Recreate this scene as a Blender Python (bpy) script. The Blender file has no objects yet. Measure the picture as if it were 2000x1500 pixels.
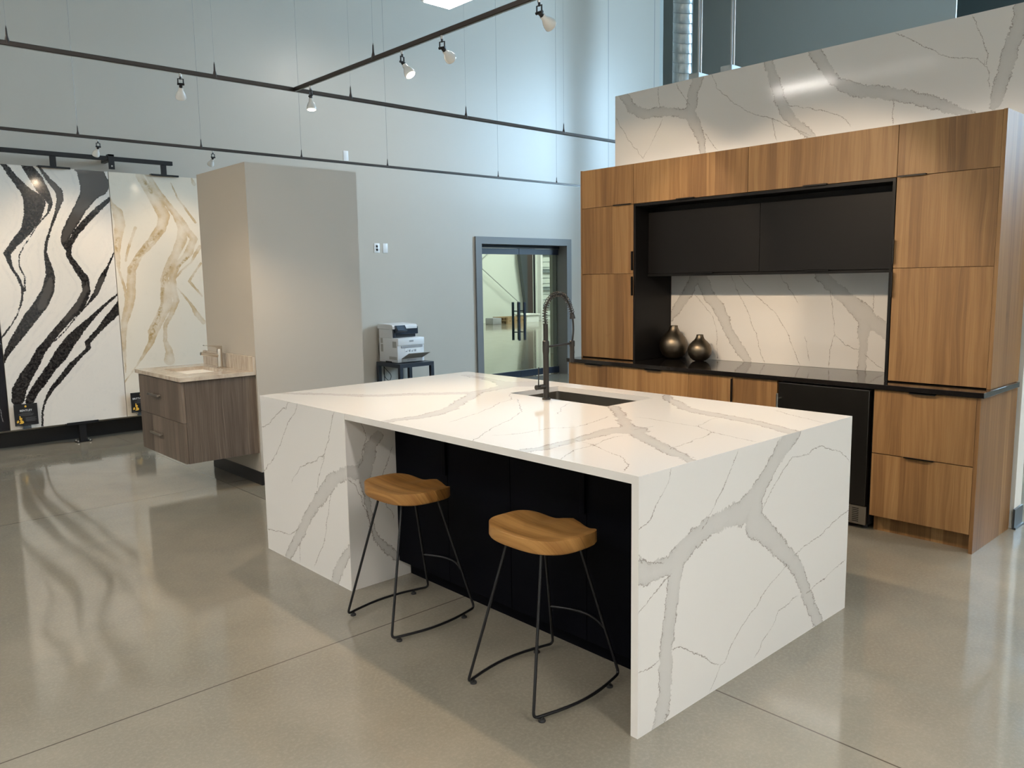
import bpy, bmesh, math, random
import numpy as np
from mathutils import Vector, Matrix

scene = bpy.context.scene
COL = scene.collection

# ------------------------------------------------------------------ camera
YAW, PITCH, ROLL, FPX = 0.826928, -0.129774, -0.015691, 1554.395018
CAMPOS = Vector((-2.00794, -1.58046, 1.55521))
f = Vector((math.cos(YAW)*math.cos(PITCH), math.sin(YAW)*math.cos(PITCH), math.sin(PITCH)))
r = Vector((math.sin(YAW), -math.cos(YAW), 0)); u = r.cross(f)
r2 = r*math.cos(ROLL) + u*math.sin(ROLL); u2 = -r*math.sin(ROLL) + u*math.cos(ROLL)
cam_d = bpy.data.cameras.new('camera'); cam = bpy.data.objects.new('camera', cam_d); COL.objects.link(cam)
m = Matrix((r2, u2, -f)).transposed().to_4x4(); m.translation = CAMPOS
cam.matrix_world = m
cam_d.sensor_width = 36; cam_d.lens = FPX*36/2000; cam_d.shift_y = -0.00067
cam_d.clip_end = 100
scene.camera = cam

# ------------------------------------------------------------------ world, exposure
w = bpy.data.worlds.new('world'); scene.world = w; w.use_nodes = True
w.node_tree.nodes['Background'].inputs[0].default_value = (0.75, 0.85, 1, 1)
w.node_tree.nodes['Background'].inputs[1].default_value = 0.15
vs = scene.view_settings
vs.view_transform = 'Standard'; vs.look = 'None'; vs.gamma = 1; vs.use_curve_mapping = False
vs.exposure = 0.15
scene.cycles.max_bounces = 8; scene.cycles.diffuse_bounces = 4; scene.cycles.glossy_bounces = 4
scene.cycles.transmission_bounces = 6; scene.cycles.sample_clamp_indirect = 4
scene.cycles.use_denoising = True
scene.cycles.caustics_reflective = False; scene.cycles.caustics_refractive = False

WARM = (1.0, 0.77, 0.53); NEUTRAL = (1.0, 0.94, 0.87); DAY = (0.50, 0.76, 1.0)
PANEL_E = 67.0      # ceiling panel emission
WINDOW_E = 36.0     # clerestory window emission
SPOT_W = 50.0

# ------------------------------------------------------------------ mesh helpers
def box(bm, x0, x1, y0, y1, z0, z1):
    vs_ = [bm.verts.new(c) for c in ((x0,y0,z0),(x1,y0,z0),(x1,y1,z0),(x0,y1,z0),(x0,y0,z1),(x1,y0,z1),(x1,y1,z1),(x0,y1,z1))]
    for q in ((3,2,1,0),(4,5,6,7),(0,1,5,4),(1,2,6,5),(2,3,7,6),(3,0,4,7)):
        bm.faces.new([vs_[i] for i in q])
    return vs_

def B(*b, bevel=0.0):
    """bmesh made of boxes (x0,x1,y0,y1,z0,z1)"""
    bm = bmesh.new()
    for q in b: box(bm, *q)
    if bevel: bmesh.ops.bevel(bm, geom=bm.edges[:], offset=bevel, segments=2, profile=0.5, affect='EDGES')
    return bm

def frame_for(d):
    d = d.normalized(); a = Vector((0,0,1)) if abs(d.z) < 0.9 else Vector((1,0,0))
    s = d.cross(a).normalized(); return s, s.cross(d).normalized()

def tube(bm, pts, rad, n=12, caps=True):
    pts = [Vector(p) for p in pts]; N = len(pts)
    rad = rad if hasattr(rad, '__len__') else [rad]*N
    tang = []
    for i in range(N):
        a = pts[max(i-1,0)]; b = pts[min(i+1,N-1)]; tang.append((b-a).normalized())
    s, t = frame_for(tang[0]); rings = []
    for i in range(N):
        if i:
            s = (s - tang[i]*s.dot(tang[i])).normalized(); t = s.cross(tang[i]).normalized()
        rings.append([bm.verts.new(pts[i] + (s*math.cos(2*math.pi*k/n) + t*math.sin(2*math.pi*k/n))*rad[i]) for k in range(n)])
    for i in range(N-1):
        for k in range(n):
            fc = bm.faces.new((rings[i][k], rings[i][(k+1)%n], rings[i+1][(k+1)%n], rings[i+1][k])); fc.smooth = True
    if caps:
        bm.faces.new(rings[0][::-1]); bm.faces.new(rings[-1])
    return bm

def T(pts, rad, n=12): return tube(bmesh.new(), pts, rad, n)

def fillet(pts, rad, seg=6):
    pts = [Vector(p) for p in pts]; out = [pts[0]]
    for i in range(1, len(pts)-1):
        a, b, c = pts[i-1], pts[i], pts[i+1]
        d1 = (a-b).normalized(); d2 = (c-b).normalized()
        rr = min(rad, (a-b).length*0.45, (c-b).length*0.45)
        p1 = b+d1*rr; p2 = b+d2*rr
        for k in range(seg+1):
            q = k/seg; out.append(p1*(1-q)**2 + b*2*q*(1-q) + p2*q*q)
    out.append(pts[-1]); return out

def lathe(bm, prof, cx=0, cy=0, cz=0, n=32, axis='z'):
    """profile [(radius, height)], closed on the axis at both ends when radius is 0"""
    rings = []
    for (rr, h) in prof:
        if rr < 1e-5:
            rings.append([bm.verts.new((0,0,h))])
        else:
            rings.append([bm.verts.new((rr*math.cos(2*math.pi*k/n), rr*math.sin(2*math.pi*k/n), h)) for k in range(n)])
    for a, b in zip(rings[:-1], rings[1:]):
        for k in range(n):
            if len(a) == 1 and len(b) == 1: continue
            if len(a) == 1: fc = bm.faces.new((a[0], b[(k+1)%n], b[k]))
            elif len(b) == 1: fc = bm.faces.new((a[k], a[(k+1)%n], b[0]))
            else: fc = bm.faces.new((a[k], a[(k+1)%n], b[(k+1)%n], b[k]))
            fc.smooth = True
    allv = [v for g in rings for v in g]
    for v in allv:
        if axis == 'y': v.co = Vector((v.co.x, v.co.z, -v.co.y)) 
        elif axis == 'x': v.co = Vector((v.co.z, v.co.x, v.co.y))
        v.co += Vector((cx, cy, cz))
    return bm
def L(prof, *a, **k): return lathe(bmesh.new(), prof, *a, **k)

def prism(bm, outline, axis, a, b):
    """extrude a 2D outline along an axis between a and b; outline in the two other coordinates (in xyz order)"""
    def P(p, h):
        return {'x': (h, p[0], p[1]), 'y': (p[0], h, p[1]), 'z': (p[0], p[1], h)}[axis]
    lo = [bm.verts.new(P(p, a)) for p in outline]; hi = [bm.verts.new(P(p, b)) for p in outline]
    n = len(outline)
    bm.faces.new(lo[::-1]); bm.faces.new(hi)
    for k in range(n): bm.faces.new((lo[k], lo[(k+1)%n], hi[(k+1)%n], hi[k]))
    return bm
def PR(*a): return prism(bmesh.new(), *a)

def wloc(o):
    v = Vector((0,0,0))
    while o is not None: v += o.location; o = o.parent
    return v

def part(name, bm, mat, parent=None, bevel=0.0, label=None, angle=35, local=False):
    bmesh.ops.recalc_face_normals(bm, faces=bm.faces[:])
    me = bpy.data.meshes.new(name); bm.to_mesh(me); bm.free()
    try: me.set_sharp_from_angle(angle=math.radians(angle))
    except Exception: pass
    me.materials.append(mat)
    o = bpy.data.objects.new(name, me); COL.objects.link(o)
    if parent is not None:
        o.parent = parent
        if not local: o.location = -wloc(parent)
    if bevel:
        md = o.modifiers.new('bevel', 'BEVEL'); md.width = bevel; md.segments = 2; md.limit_method = 'ANGLE'
    if label: o['label'] = label
    return o

def thing(name, label, cat, loc=(0,0,0), group=None):
    o = bpy.data.objects.new(name, None); COL.objects.link(o); o.location = loc
    o.empty_display_size = 0.1
    o['label'] = label; o['category'] = cat
    if group: o['group'] = group
    return o

def tag(o, label, cat, group=None):
    o['label'] = label; o['category'] = cat
    if group: o['group'] = group
    return o

def struct(name, bm, mat, parent=None, **k):
    o = part(name, bm, mat, parent, **k)
    if parent is None: o['kind'] = 'structure'
    return o

def dup(root, loc, label=None):
    rr = root.copy(); COL.objects.link(rr); rr.location = loc
    if label: rr['label'] = label
    for ch in list(root.children):
        c = ch.copy(); COL.objects.link(c); c.parent = rr
        for g in list(ch.children):
            d = g.copy(); COL.objects.link(d); d.parent = c
    return rr

# ------------------------------------------------------------------ materials
def mat_new(name):
    mt = bpy.data.materials.new(name); mt.use_nodes = True
    nt = mt.node_tree; return mt, nt, nt.nodes['Principled BSDF']

def N(nt, typ, **k):
    n = nt.nodes.new(typ)
    for a, v in k.items(): setattr(n, a, v)
    return n

def math_(nt, op, a, b=None, c=None, clamp=False):
    n = nt.nodes.new('ShaderNodeMath'); n.operation = op; n.use_clamp = clamp
    for i, v in enumerate((a, b, c)):
        if v is None: continue
        if isinstance(v, (int, float)): n.inputs[i].default_value = v
        else: nt.links.new(v, n.inputs[i])
    return n.outputs[0]

def mix_(nt, fac, a, b, blend='MIX'):
    n = nt.nodes.new('ShaderNodeMix'); n.data_type = 'RGBA'; n.blend_type = blend
    for s, v in ((0, fac), (6, a), (7, b)):
        if isinstance(v, (int, float)): n.inputs[s].default_value = v
        elif isinstance(v, (tuple, list)): n.inputs[s].default_value = (*v[:3], 1)
        else: nt.links.new(v, n.inputs[s])
    return n.outputs[2]

def ramp_(nt, fac, lo, hi, a=0.0, b=1.0, interp='SMOOTHSTEP'):
    n = nt.nodes.new('ShaderNodeMapRange'); n.interpolation_type = interp; n.clamp = True
    nt.links.new(fac, n.inputs[0])
    for i, v in zip((1,2,3,4), (lo, hi, a, b)): n.inputs[i].default_value = v
    return n.outputs[0]

def noise_(nt, vec, scale, detail=4, rough=0.55, dist=0.0):
    n = nt.nodes.new('ShaderNodeTexNoise'); n.inputs['Scale'].default_value = scale
    n.inputs['Detail'].default_value = detail; n.inputs['Roughness'].default_value = rough
    n.inputs['Distortion'].default_value = dist
    if vec is not None: nt.links.new(vec, n.inputs['Vector'])
    return n.outputs['Fac']

def pos_(nt): return nt.nodes.new('ShaderNodeNewGeometry').outputs['Position']
def sep_(nt, v):
    n = nt.nodes.new('ShaderNodeSeparateXYZ'); nt.links.new(v, n.inputs[0]); return n.outputs
def comb_(nt, x, y, z):
    n = nt.nodes.new('ShaderNodeCombineXYZ')
    for i, v in enumerate((x, y, z)):
        if isinstance(v, (int, float)): n.inputs[i].default_value = v
        else: nt.links.new(v, n.inputs[i])
    return n.outputs[0]
def bump_(nt, bsdf, h, strength, dist=0.01):
    n = nt.nodes.new('ShaderNodeBump'); n.inputs['Strength'].default_value = strength; n.inputs['Distance'].default_value = dist
    nt.links.new(h, n.inputs['Height']); nt.links.new(n.outputs[0], bsdf.inputs['Normal'])

def plain(name, col, rough=0.5, metal=0.0, spec=0.5, var=0.06, vscale=12, bump=0.0, coat=0.0):
    """one-colour surface with a faint procedural mottling"""
    mt, nt, b = mat_new(name)
    nz = noise_(nt, pos_(nt), vscale, 5)
    lo = tuple(c*(1-var) for c in col); hi = tuple(min(1, c*(1+var)) for c in col)
    nt.links.new(mix_(nt, nz, lo, hi), b.inputs['Base Color'])
    b.inputs['Roughness'].default_value = rough; b.inputs['Metallic'].default_value = metal
    b.inputs['Specular IOR Level'].default_value = spec; b.inputs['Coat Weight'].default_value = coat
    b.inputs['Coat Roughness'].default_value = 0.08
    if bump: bump_(nt, b, noise_(nt, pos_(nt), vscale*25, 2), bump, 0.002)
    return mt

def emissive(name, col, strength):
    mt, nt, b = mat_new(name)
    b.inputs['Base Color'].default_value = (0.8,0.8,0.8,1)
    b.inputs['Emission Color'].default_value = (*col, 1); b.inputs['Emission Strength'].default_value = strength
    return mt

def wood(name, dark, mid, light, along='z', rough=0.42, board=0.105, scale=1.0, streak=1.0):
    mt, nt, b = mat_new(name)
    P = pos_(nt); x, y, z = sep_(nt, P)
    oi = nt.nodes.new('ShaderNodeObjectInfo').outputs['Random']
    if along == 'z': across = math_(nt, 'ADD', x, y); al = z
    elif along == 'y': across = math_(nt, 'ADD', x, math_(nt, 'MULTIPLY', z, 0.6)); al = y
    else: across = y; al = x
    off = math_(nt, 'MULTIPLY', oi, 7.3)
    acr = math_(nt, 'ADD', across, off)
    ald = math_(nt, 'ADD', al, math_(nt, 'MULTIPLY', off, 3.1))
    warp = noise_(nt, comb_(nt, math_(nt,'MULTIPLY',acr,5*scale), math_(nt,'MULTIPLY',ald,1.3*scale), 0), 1.0, 2)
    aw = math_(nt, 'ADD', acr, math_(nt, 'MULTIPLY', math_(nt,'SUBTRACT',warp,0.5), 0.06))
    fine = noise_(nt, comb_(nt, math_(nt,'MULTIPLY',aw,230*scale), math_(nt,'MULTIPLY',ald,3*scale), 0), 1.0, 4, 0.6)
    broad = noise_(nt, comb_(nt, math_(nt,'MULTIPLY',aw,32*scale), math_(nt,'MULTIPLY',ald,0.9*scale), 3.0), 1.0, 3, 0.55)
    # irregular boards
    cell = math_(nt, 'FLOOR', math_(nt, 'DIVIDE', math_(nt,'ADD',acr, math_(nt,'MULTIPLY',math_(nt,'SINE',math_(nt,'MULTIPLY',acr,23.0)),0.03)), board))
    wn = nt.nodes.new('ShaderNodeTexWhiteNoise'); wn.noise_dimensions = '1D'; nt.links.new(cell, wn.inputs['W'])
    tone = math_(nt, 'ADD', math_(nt,'MULTIPLY',wn.outputs['Value'],0.40), math_(nt,'MULTIPLY',broad,0.75))
    tone = math_(nt, 'ADD', tone, math_(nt,'MULTIPLY',math_(nt,'SUBTRACT',fine,0.5),0.55*streak))
    cr = nt.nodes.new('ShaderNodeValToRGB'); nt.links.new(tone, cr.inputs[0])
    e = cr.color_ramp.elements; e[0].position = 0.12; e[0].color = (*dark,1); e[1].position = 0.95; e[1].color = (*light,1)
    k = e.new(0.52); k.color = (*mid,1)
    pl_ = noise_(nt, comb_(nt, math_(nt,'MULTIPLY',aw,95*scale), math_(nt,'MULTIPLY',ald,0.5*scale), 5.0), 1.0, 2, 0.5)
    # knots and crotch figure here and there
    kn = noise_(nt, comb_(nt, math_(nt,'MULTIPLY',acr,9.0), math_(nt,'MULTIPLY',ald,5.0), 8), 1.0, 2)
    kf = ramp_(nt, kn, 0.70, 0.80)
    col = mix_(nt, math_(nt,'MULTIPLY',kf,0.35), mix_(nt, ramp_(nt, pl_, 0.63, 0.74, 0, 0.45*streak), mix_(nt, ramp_(nt, pl_, 0.36, 0.27, 0, 0.45*streak), cr.outputs[0], dark), light), tuple(c*0.6 for c in dark))
    nt.links.new(col, b.inputs['Base Color'])
    b.inputs['Roughness'].default_value = rough; b.inputs['Specular IOR Level'].default_value = 0.4
    bump_(nt, b, fine, 0.12, 0.001)
    return mt

def stone(name, base, vein, line, kind='quartz'):
    """engineered stone: 'soft' = signed distance to the broad veins, 'thin' = to the hairlines (metres)"""
    mt, nt, b = mat_new(name)
    P = pos_(nt)
    def attr(n):
        a = nt.nodes.new('ShaderNodeAttribute'); a.attribute_name = n; return a.outputs['Fac']
    soft, thin, thins, grey = attr('soft'), attr('thin'), attr('thins'), attr('grey')
    n1 = math_(nt,'SUBTRACT',noise_(nt, P, 22, 5, 0.6),0.5)
    n2 = math_(nt,'SUBTRACT',noise_(nt, P, 90, 4, 0.65),0.5)
    cloud = noise_(nt, P, 5, 4, 0.55)
    if kind == 'quartz':
        sd = math_(nt,'ADD',soft, math_(nt,'ADD', math_(nt,'MULTIPLY',n1,0.050), math_(nt,'MULTIPLY',n2,0.034)))
        band = ramp_(nt, sd, -0.0015, 0.0015, 1, 0)
        depth = ramp_(nt, sd, -0.03, 0.0, 0.8, 1.0)
        vcol = mix_(nt, cloud, tuple(c*0.90 for c in vein), tuple(min(1,c*1.1) for c in vein))
        col = mix_(nt, math_(nt,'MULTIPLY',math_(nt,'MULTIPLY',band,depth),0.95), base, vcol)
        # dark crackle running along one edge of the veins
        edge = ramp_(nt, math_(nt,'ABSOLUTE',sd), 0.0006, 0.0036, 1, 0)
        on = ramp_(nt, noise_(nt, P, 7, 3), 0.38, 0.52)
        col = mix_(nt, math_(nt,'MULTIPLY',math_(nt,'MULTIPLY',edge,on),0.8), col, line)
        crk = ramp_(nt, math_(nt,'ABSOLUTE',math_(nt,'SUBTRACT',noise_(nt, P, 60, 2, 0.5, 0.6),0.5)), 0.0, 0.012, 1, 0)
        near = ramp_(nt, math_(nt,'ABSOLUTE',sd), 0.004, 0.013, 1, 0)
        col = mix_(nt, math_(nt,'MULTIPLY',math_(nt,'MULTIPLY',math_(nt,'MULTIPLY',crk,near),on),0.45), col, line)
        # hairlines
        ts = math_(nt,'ADD',thins, math_(nt,'ADD', math_(nt,'MULTIPLY',n2,0.022), math_(nt,'MULTIPLY',n1,0.012)))
        wob = noise_(nt, P, 11, 3)
        ln = ramp_(nt, math_(nt,'ABSOLUTE',ts), 0.0004, 0.0024, 1, 0)
        gate = ramp_(nt, thin, 0.014, 0.018, 1, 0)
        fade = ramp_(nt, wob, 0.30, 0.55, 0.30, 0.95)
        col = mix_(nt, math_(nt,'MULTIPLY',math_(nt,'MULTIPLY',ln,gate),fade), col, line)
        crk2 = math_(nt,'MULTIPLY',crk, ramp_(nt, thin, 0.003, 0.012, 1, 0))
        col = mix_(nt, math_(nt,'MULTIPLY',math_(nt,'MULTIPLY',crk2, ramp_(nt,wob,0.45,0.6)),0.4), col, line)
        rough = 0.08
    elif kind == 'black':
        sd = math_(nt,'ADD',soft, math_(nt,'ADD', math_(nt,'MULTIPLY',n1,0.020), math_(nt,'MULTIPLY',n2,0.030)))
        band = ramp_(nt, sd, -0.0015, 0.0015, 1, 0)
        crystal = noise_(nt, P, 45, 5, 0.7)
        blk = mix_(nt, ramp_(nt, crystal, 0.40, 0.72), vein, (0.060, 0.054, 0.048))
        gr = ramp_(nt, math_(nt,'ADD',grey, math_(nt,'MULTIPLY',n1,0.05)), -0.01, 0.01, 1, 0)
        blk = mix_(nt, gr, blk, (0.060, 0.054, 0.049))
        # marbled greys in the pale ground, running with the bands
        st = noise_(nt, comb_(nt, math_(nt,'MULTIPLY',soft,30.0), math_(nt,'MULTIPLY',cloud,6.0), 0), 1.0, 5, 0.65)
        pale = mix_(nt, ramp_(nt, st, 0.45, 0.75, 0.0, 0.55), base, (0.56, 0.53, 0.50))
        pale = mix_(nt, ramp_(nt, noise_(nt, P, 35, 6, 0.75), 0.55, 0.8, 0, 0.35), pale, (0.50, 0.47, 0.44))
        edge = ramp_(nt, sd, 0.0, 0.006, 1, 0)
        pale = mix_(nt, math_(nt,'MULTIPLY',edge,0.5), pale, (0.80,0.76,0.71))
        col = mix_(nt, band, pale, blk)
        rough = 0.13
    else:
        sd = math_(nt,'ADD',soft, math_(nt,'ADD', math_(nt,'MULTIPLY',n1,0.022), math_(nt,'MULTIPLY',n2,0.014)))
        band = ramp_(nt, sd, -0.003, 0.002, 1, 0)
        inner = ramp_(nt, sd, -0.05, -0.004, 0.55, 1.0)
        gold = mix_(nt, noise_(nt, P, 18, 5, 0.6), tuple(c*0.8 for c in vein), tuple(min(1,c*1.25) for c in vein))
        col = mix_(nt, math_(nt,'MULTIPLY',math_(nt,'MULTIPLY',band,inner), ramp_(nt, cloud, 0.36, 0.64, 0.35, 1.0)), base, gold)
        gr = ramp_(nt, math_(nt,'ADD',grey, math_(nt,'MULTIPLY',n1,0.05)), -0.01, 0.02, 1, 0)
        col = mix_(nt, math_(nt,'MULTIPLY',math_(nt,'MULTIPLY',gr,band), ramp_(nt, noise_(nt, P, 30, 5, 0.7), 0.35, 0.65)), col, line)
        edge = ramp_(nt, math_(nt,'ABSOLUTE',sd), 0.0, 0.005, 1, 0)
        col = mix_(nt, math_(nt,'MULTIPLY',math_(nt,'MULTIPLY',edge, ramp_(nt, cloud, 0.4, 0.6)),0.6), col, line)
        cl = ramp_(nt, noise_(nt, P, 9, 6, 0.7), 0.52, 0.75, 0, 0.3)
        col = mix_(nt, cl, col, (0.62, 0.56, 0.46))
        rough = 0.13
    nt.links.new(col, b.inputs['Base Color'])
    b.inputs['Roughness'].default_value = rough
    b.inputs['Specular IOR Level'].default_value = 0.5
    return mt

M = {}
M['quartz'] = stone('white_quartz', (0.75,0.72,0.685), (0.575,0.55,0.52), (0.24,0.20,0.17))
M['slab_black'] = stone('black_veined_stone', (0.70,0.65,0.585), (0.008,0.007,0.008), (0,0,0), 'black')
M['slab_gold'] = stone('gold_veined_stone', (0.71,0.64,0.535), (0.50,0.37,0.22), (0.38,0.25,0.10), 'gold')
M['walnut'] = wood('walnut_veneer', rough=0.5, dark=(0.105,0.050,0.017), mid=(0.212,0.110,0.040), light=(0.345,0.200,0.082))
M['grey_oak'] = wood('grey_oak_veneer', (0.045,0.033,0.025), (0.108,0.083,0.064), (0.22,0.175,0.14), board=0.17, streak=1.4)
M['seat_wood'] = wood('oiled_elm', (0.12,0.050,0.011), (0.27,0.125,0.032), (0.43,0.225,0.070), along='y', rough=0.45, board=0.09, scale=0.55, streak=1.5)
M['black_panel'] = plain('black_laminate', (0.006,0.0055,0.0055), 0.42, spec=0.18, var=0.1)
M['navy_panel'] = plain('midnight_lacquer', (0.0010,0.0012,0.0026), 0.5, spec=0.05)
M['black_quartz'] = plain('black_polished_stone', (0.010,0.009,0.009), 0.07, var=0.3, vscale=60)
M['black_metal'] = plain('black_powder_coat', (0.0045,0.0045,0.0055), 0.42, spec=0.35)
M['track_metal'] = plain('bronze_track', (0.030,0.022,0.018), 0.35, metal=0.4)
M['gunmetal'] = plain('gunmetal_faucet', (0.032,0.029,0.027), 0.36, metal=0.6)
M['steel'] = plain('brushed_steel', (0.50,0.48,0.45), 0.28, metal=1)
M['sinksteel'] = plain('satin_sink_steel', (0.30,0.28,0.25), 0.35, metal=1)
M['darksteel'] = plain('black_stainless', (0.045,0.042,0.038), 0.28, metal=0.85)
M['nickel'] = plain('brushed_nickel', (0.60,0.55,0.49), 0.30, metal=1)
M['galv'] = plain('galvanized_steel', (0.42,0.46,0.47), 0.30, metal=0.9, var=0.35, vscale=9)
M['bronze'] = plain('aged_bronze', (0.155,0.125,0.090), 0.38, metal=1, var=0.45, vscale=14)
M['rubber'] = plain('black_rubber', (0.012,0.012,0.012), 0.7)
M['white_plastic'] = plain('white_plastic', (0.72,0.72,0.73), 0.35, var=0.02)
M['grey_plastic'] = plain('grey_plastic', (0.30,0.30,0.31), 0.45)
M['vent_plastic'] = plain('vent_plastic', (0.40,0.38,0.36), 0.55)
M['navy_plastic'] = plain('dark_blue_plastic', (0.012,0.018,0.032), 0.28)
M['screen'] = plain('screen_glass', (0.05,0.07,0.10), 0.08)
M['table_black'] = plain('black_table_foil', (0.012,0.018,0.030), 0.35)
M['void'] = plain('deep_shadow_plastic', (0.004,0.004,0.005), 0.6)
M['porcelain'] = plain('white_porcelain', (0.85,0.83,0.78), 0.12, var=0.01)
M['card'] = plain('black_card', (0.008,0.008,0.009), 0.35)
M['print_white'] = plain('white_print', (0.80,0.80,0.80), 0.5, var=0.01)
M['print_grey'] = plain('grey_print', (0.10,0.10,0.105), 0.5, var=0.01)
M['print_gold'] = plain('gold_print', (0.70,0.40,0.05), 0.4)
M['beige_wall'] = plain('taupe_wall_paint', (0.44,0.40,0.34), 0.55, var=0.015, vscale=2)
M['white_wall'] = plain('white_wall_paint', (0.74,0.74,0.70), 0.55, var=0.02, vscale=2)
M['warehouse_wall'] = plain('pale_green_white_panel', (0.60,0.63,0.56), 0.6, var=0.06, vscale=0.7)
M['dark_wall'] = plain('greenish_grey_wall', (0.40,0.42,0.40), 0.5, var=0.03, vscale=1)
M['door_grey'] = plain('grey_door_frame', (0.15,0.15,0.148), 0.45, var=0.02)
M['base_black'] = plain('black_cove_base', (0.008,0.008,0.009), 0.35)
M['base_slate'] = plain('slate_cove_base', (0.045,0.052,0.058), 0.35)
M['unlit_dark_wall'] = plain('unlit_dark_wall', (0.035,0.045,0.042), 0.6)  # darkness of the unlit recess is put into this wall colour
M['ceiling'] = plain('ceiling_deck', (0.62,0.62,0.60), 0.7, var=0.05, vscale=1)
M['beam'] = plain('brown_steel_beam', (0.045,0.028,0.022), 0.5)
M['pallet'] = plain('pallet_wood', (0.30,0.20,0.10), 0.8, var=0.3, vscale=6)
M['wire'] = plain('steel_cable', (0.16,0.16,0.16), 0.4, metal=0.6)
M['bulb_off'] = plain('frosted_reflector_glass', (0.72,0.71,0.68), 0.15, var=0.02)
M['lens'] = emissive('lit_lens', (1.0,0.86,0.66), 26)
M['led'] = emissive('led_strip', (1.0,0.92,0.80), 7)
M['warehouse_light'] = emissive('warehouse_lamp', (0.97,1.0,0.93), 50)
M['panel_soft'] = emissive('ceiling_panel_light_soft', NEUTRAL, 26)
M['panel_light'] = emissive('ceiling_panel_light', NEUTRAL, PANEL_E)
M['window_light'] = emissive('daylight_pane', DAY, WINDOW_E)

def travertine():
    mt, nt, b = mat_new('beige_travertine'); P = pos_(nt); x, y, z = sep_(nt, P)
    v = comb_(nt, math_(nt,'MULTIPLY',x,9), math_(nt,'MULTIPLY',y,26), math_(nt,'MULTIPLY',z,5))
    nz = noise_(nt, v, 1.0, 5, 0.65, 0.8)
    cr = nt.nodes.new('ShaderNodeValToRGB'); nt.links.new(nz, cr.inputs[0])
    e = cr.color_ramp.elements; e[0].position = 0.3; e[0].color = (0.36,0.295,0.235,1); e[1].position = 0.68; e[1].color = (0.60,0.53,0.44,1)
    k = e.new(0.5); k.color = (0.49,0.42,0.34,1)
    nt.links.new(cr.outputs[0], b.inputs['Base Color']); b.inputs['Roughness'].default_value = 0.15
    return mt
M['travertine'] = travertine()

def wall_paint():
    mt, nt, b = mat_new('grey_panel_wall'); P = pos_(nt); x, y, z = sep_(nt, P)
    nz = noise_(nt, P, 1.1, 4)
    col = mix_(nt, nz, (0.458,0.422,0.368), (0.484,0.447,0.390))
    seam = None
    for s in (8.56, 9.80, 5.9, 3.2, 0.5):
        d = ramp_(nt, math_(nt,'ABSOLUTE',math_(nt,'SUBTRACT',x,s)), 0.004, 0.009, 1, 0)
        seam = d if seam is None else math_(nt,'MAXIMUM',seam,d)
    hi = ramp_(nt, z, 2.5, 3.2)
    col = mix_(nt, math_(nt,'MULTIPLY',math_(nt,'MULTIPLY',seam,hi), ramp_(nt,x,8.0,8.3)), col, (0.20,0.20,0.20))
    nt.links.new(col, b.inputs['Base Color'])
    b.inputs['Roughness'].default_value = 0.34; b.inputs['Specular IOR Level'].default_value = 0.42
    return mt
M['wall'] = wall_paint()

def concrete():
    mt, nt, b = mat_new('polished_concrete'); P = pos_(nt); x, y, z = sep_(nt, P)
    big = noise_(nt, P, 0.55, 5, 0.6, 0.4)
    mid = noise_(nt, P, 3.2, 6, 0.65)
    fine = noise_(nt, P, 75, 4, 0.7)
    col = mix_(nt, ramp_(nt, big, 0.3, 0.7), (0.190,0.168,0.128), (0.275,0.243,0.188))
    col = mix_(nt, ramp_(nt, mid, 0.3, 0.75, 0, 0.45), col, (0.175,0.165,0.135))
    col = mix_(nt, ramp_(nt, fine, 0.42, 0.70, 0, 0.30), col, (0.34,0.30,0.24))
    speck = noise_(nt, P, 160, 2, 0.5)
    col = mix_(nt, ramp_(nt, speck, 0.70, 0.78, 0, 0.5), col, (0.06,0.05,0.04))
    # saw-cut joints every 3.07 m
    def joint(c, o):
        t = math_(nt,'SUBTRACT',c, o - 30.7)
        mm = math_(nt,'ABSOLUTE',math_(nt,'SUBTRACT',math_(nt,'MODULO',math_(nt,'ADD',t,1.535),3.07),1.535))
        return ramp_(nt, mm, 0.0022, 0.0045, 1, 0)
    j = math_(nt,'MAXIMUM',joint(x, 0.47), joint(y, 1.37))
    col = mix_(nt, math_(nt,'MULTIPLY',j,0.75), col, (0.035,0.025,0.018))
    nt.links.new(col, b.inputs['Base Color'])
    nt.links.new(ramp_(nt, mid, 0.3, 0.7, 0.06, 0.11), b.inputs['Roughness'])
    b.inputs['Specular IOR Level'].default_value = 0.75
    bump_(nt, b, math_(nt,'ADD', math_(nt,'MULTIPLY',mid,0.5), math_(nt,'MULTIPLY',fine,0.05)), 0.015, 0.004)
    return mt
M['floor'] = concrete()

def glass():
    mt = bpy.data.materials.new('clear_door_glass'); mt.use_nodes = True; nt = mt.node_tree
    nt.nodes.remove(nt.nodes['Principled BSDF'])
    tr = nt.nodes.new('ShaderNodeBsdfTransparent'); gl = nt.nodes.new('ShaderNodeBsdfGlossy'); gl.inputs['Roughness'].default_value = 0.02
    nz = noise_(nt, pos_(nt), 2, 2)
    nt.links.new(mix_(nt, nz, (0.86,0.91,0.88), (0.87,0.92,0.89)), tr.inputs['Color'])
    fr = nt.nodes.new('ShaderNodeFresnel'); fr.inputs[0].default_value = 1.45
    mx = nt.nodes.new('ShaderNodeMixShader'); nt.links.new(math_(nt,'MULTIPLY',fr.outputs[0],math_(nt,'SUBTRACT',1.0,nt.nodes.new('ShaderNodeNewGeometry').outputs['Backfacing'])), mx.inputs[0]); nt.links.new(tr.outputs[0], mx.inputs[1]); nt.links.new(gl.outputs[0], mx.inputs[2])
    nt.links.new(mx.outputs[0], nt.nodes['Material Output'].inputs['Surface'])
    return mt
M['glass'] = glass()

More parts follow.
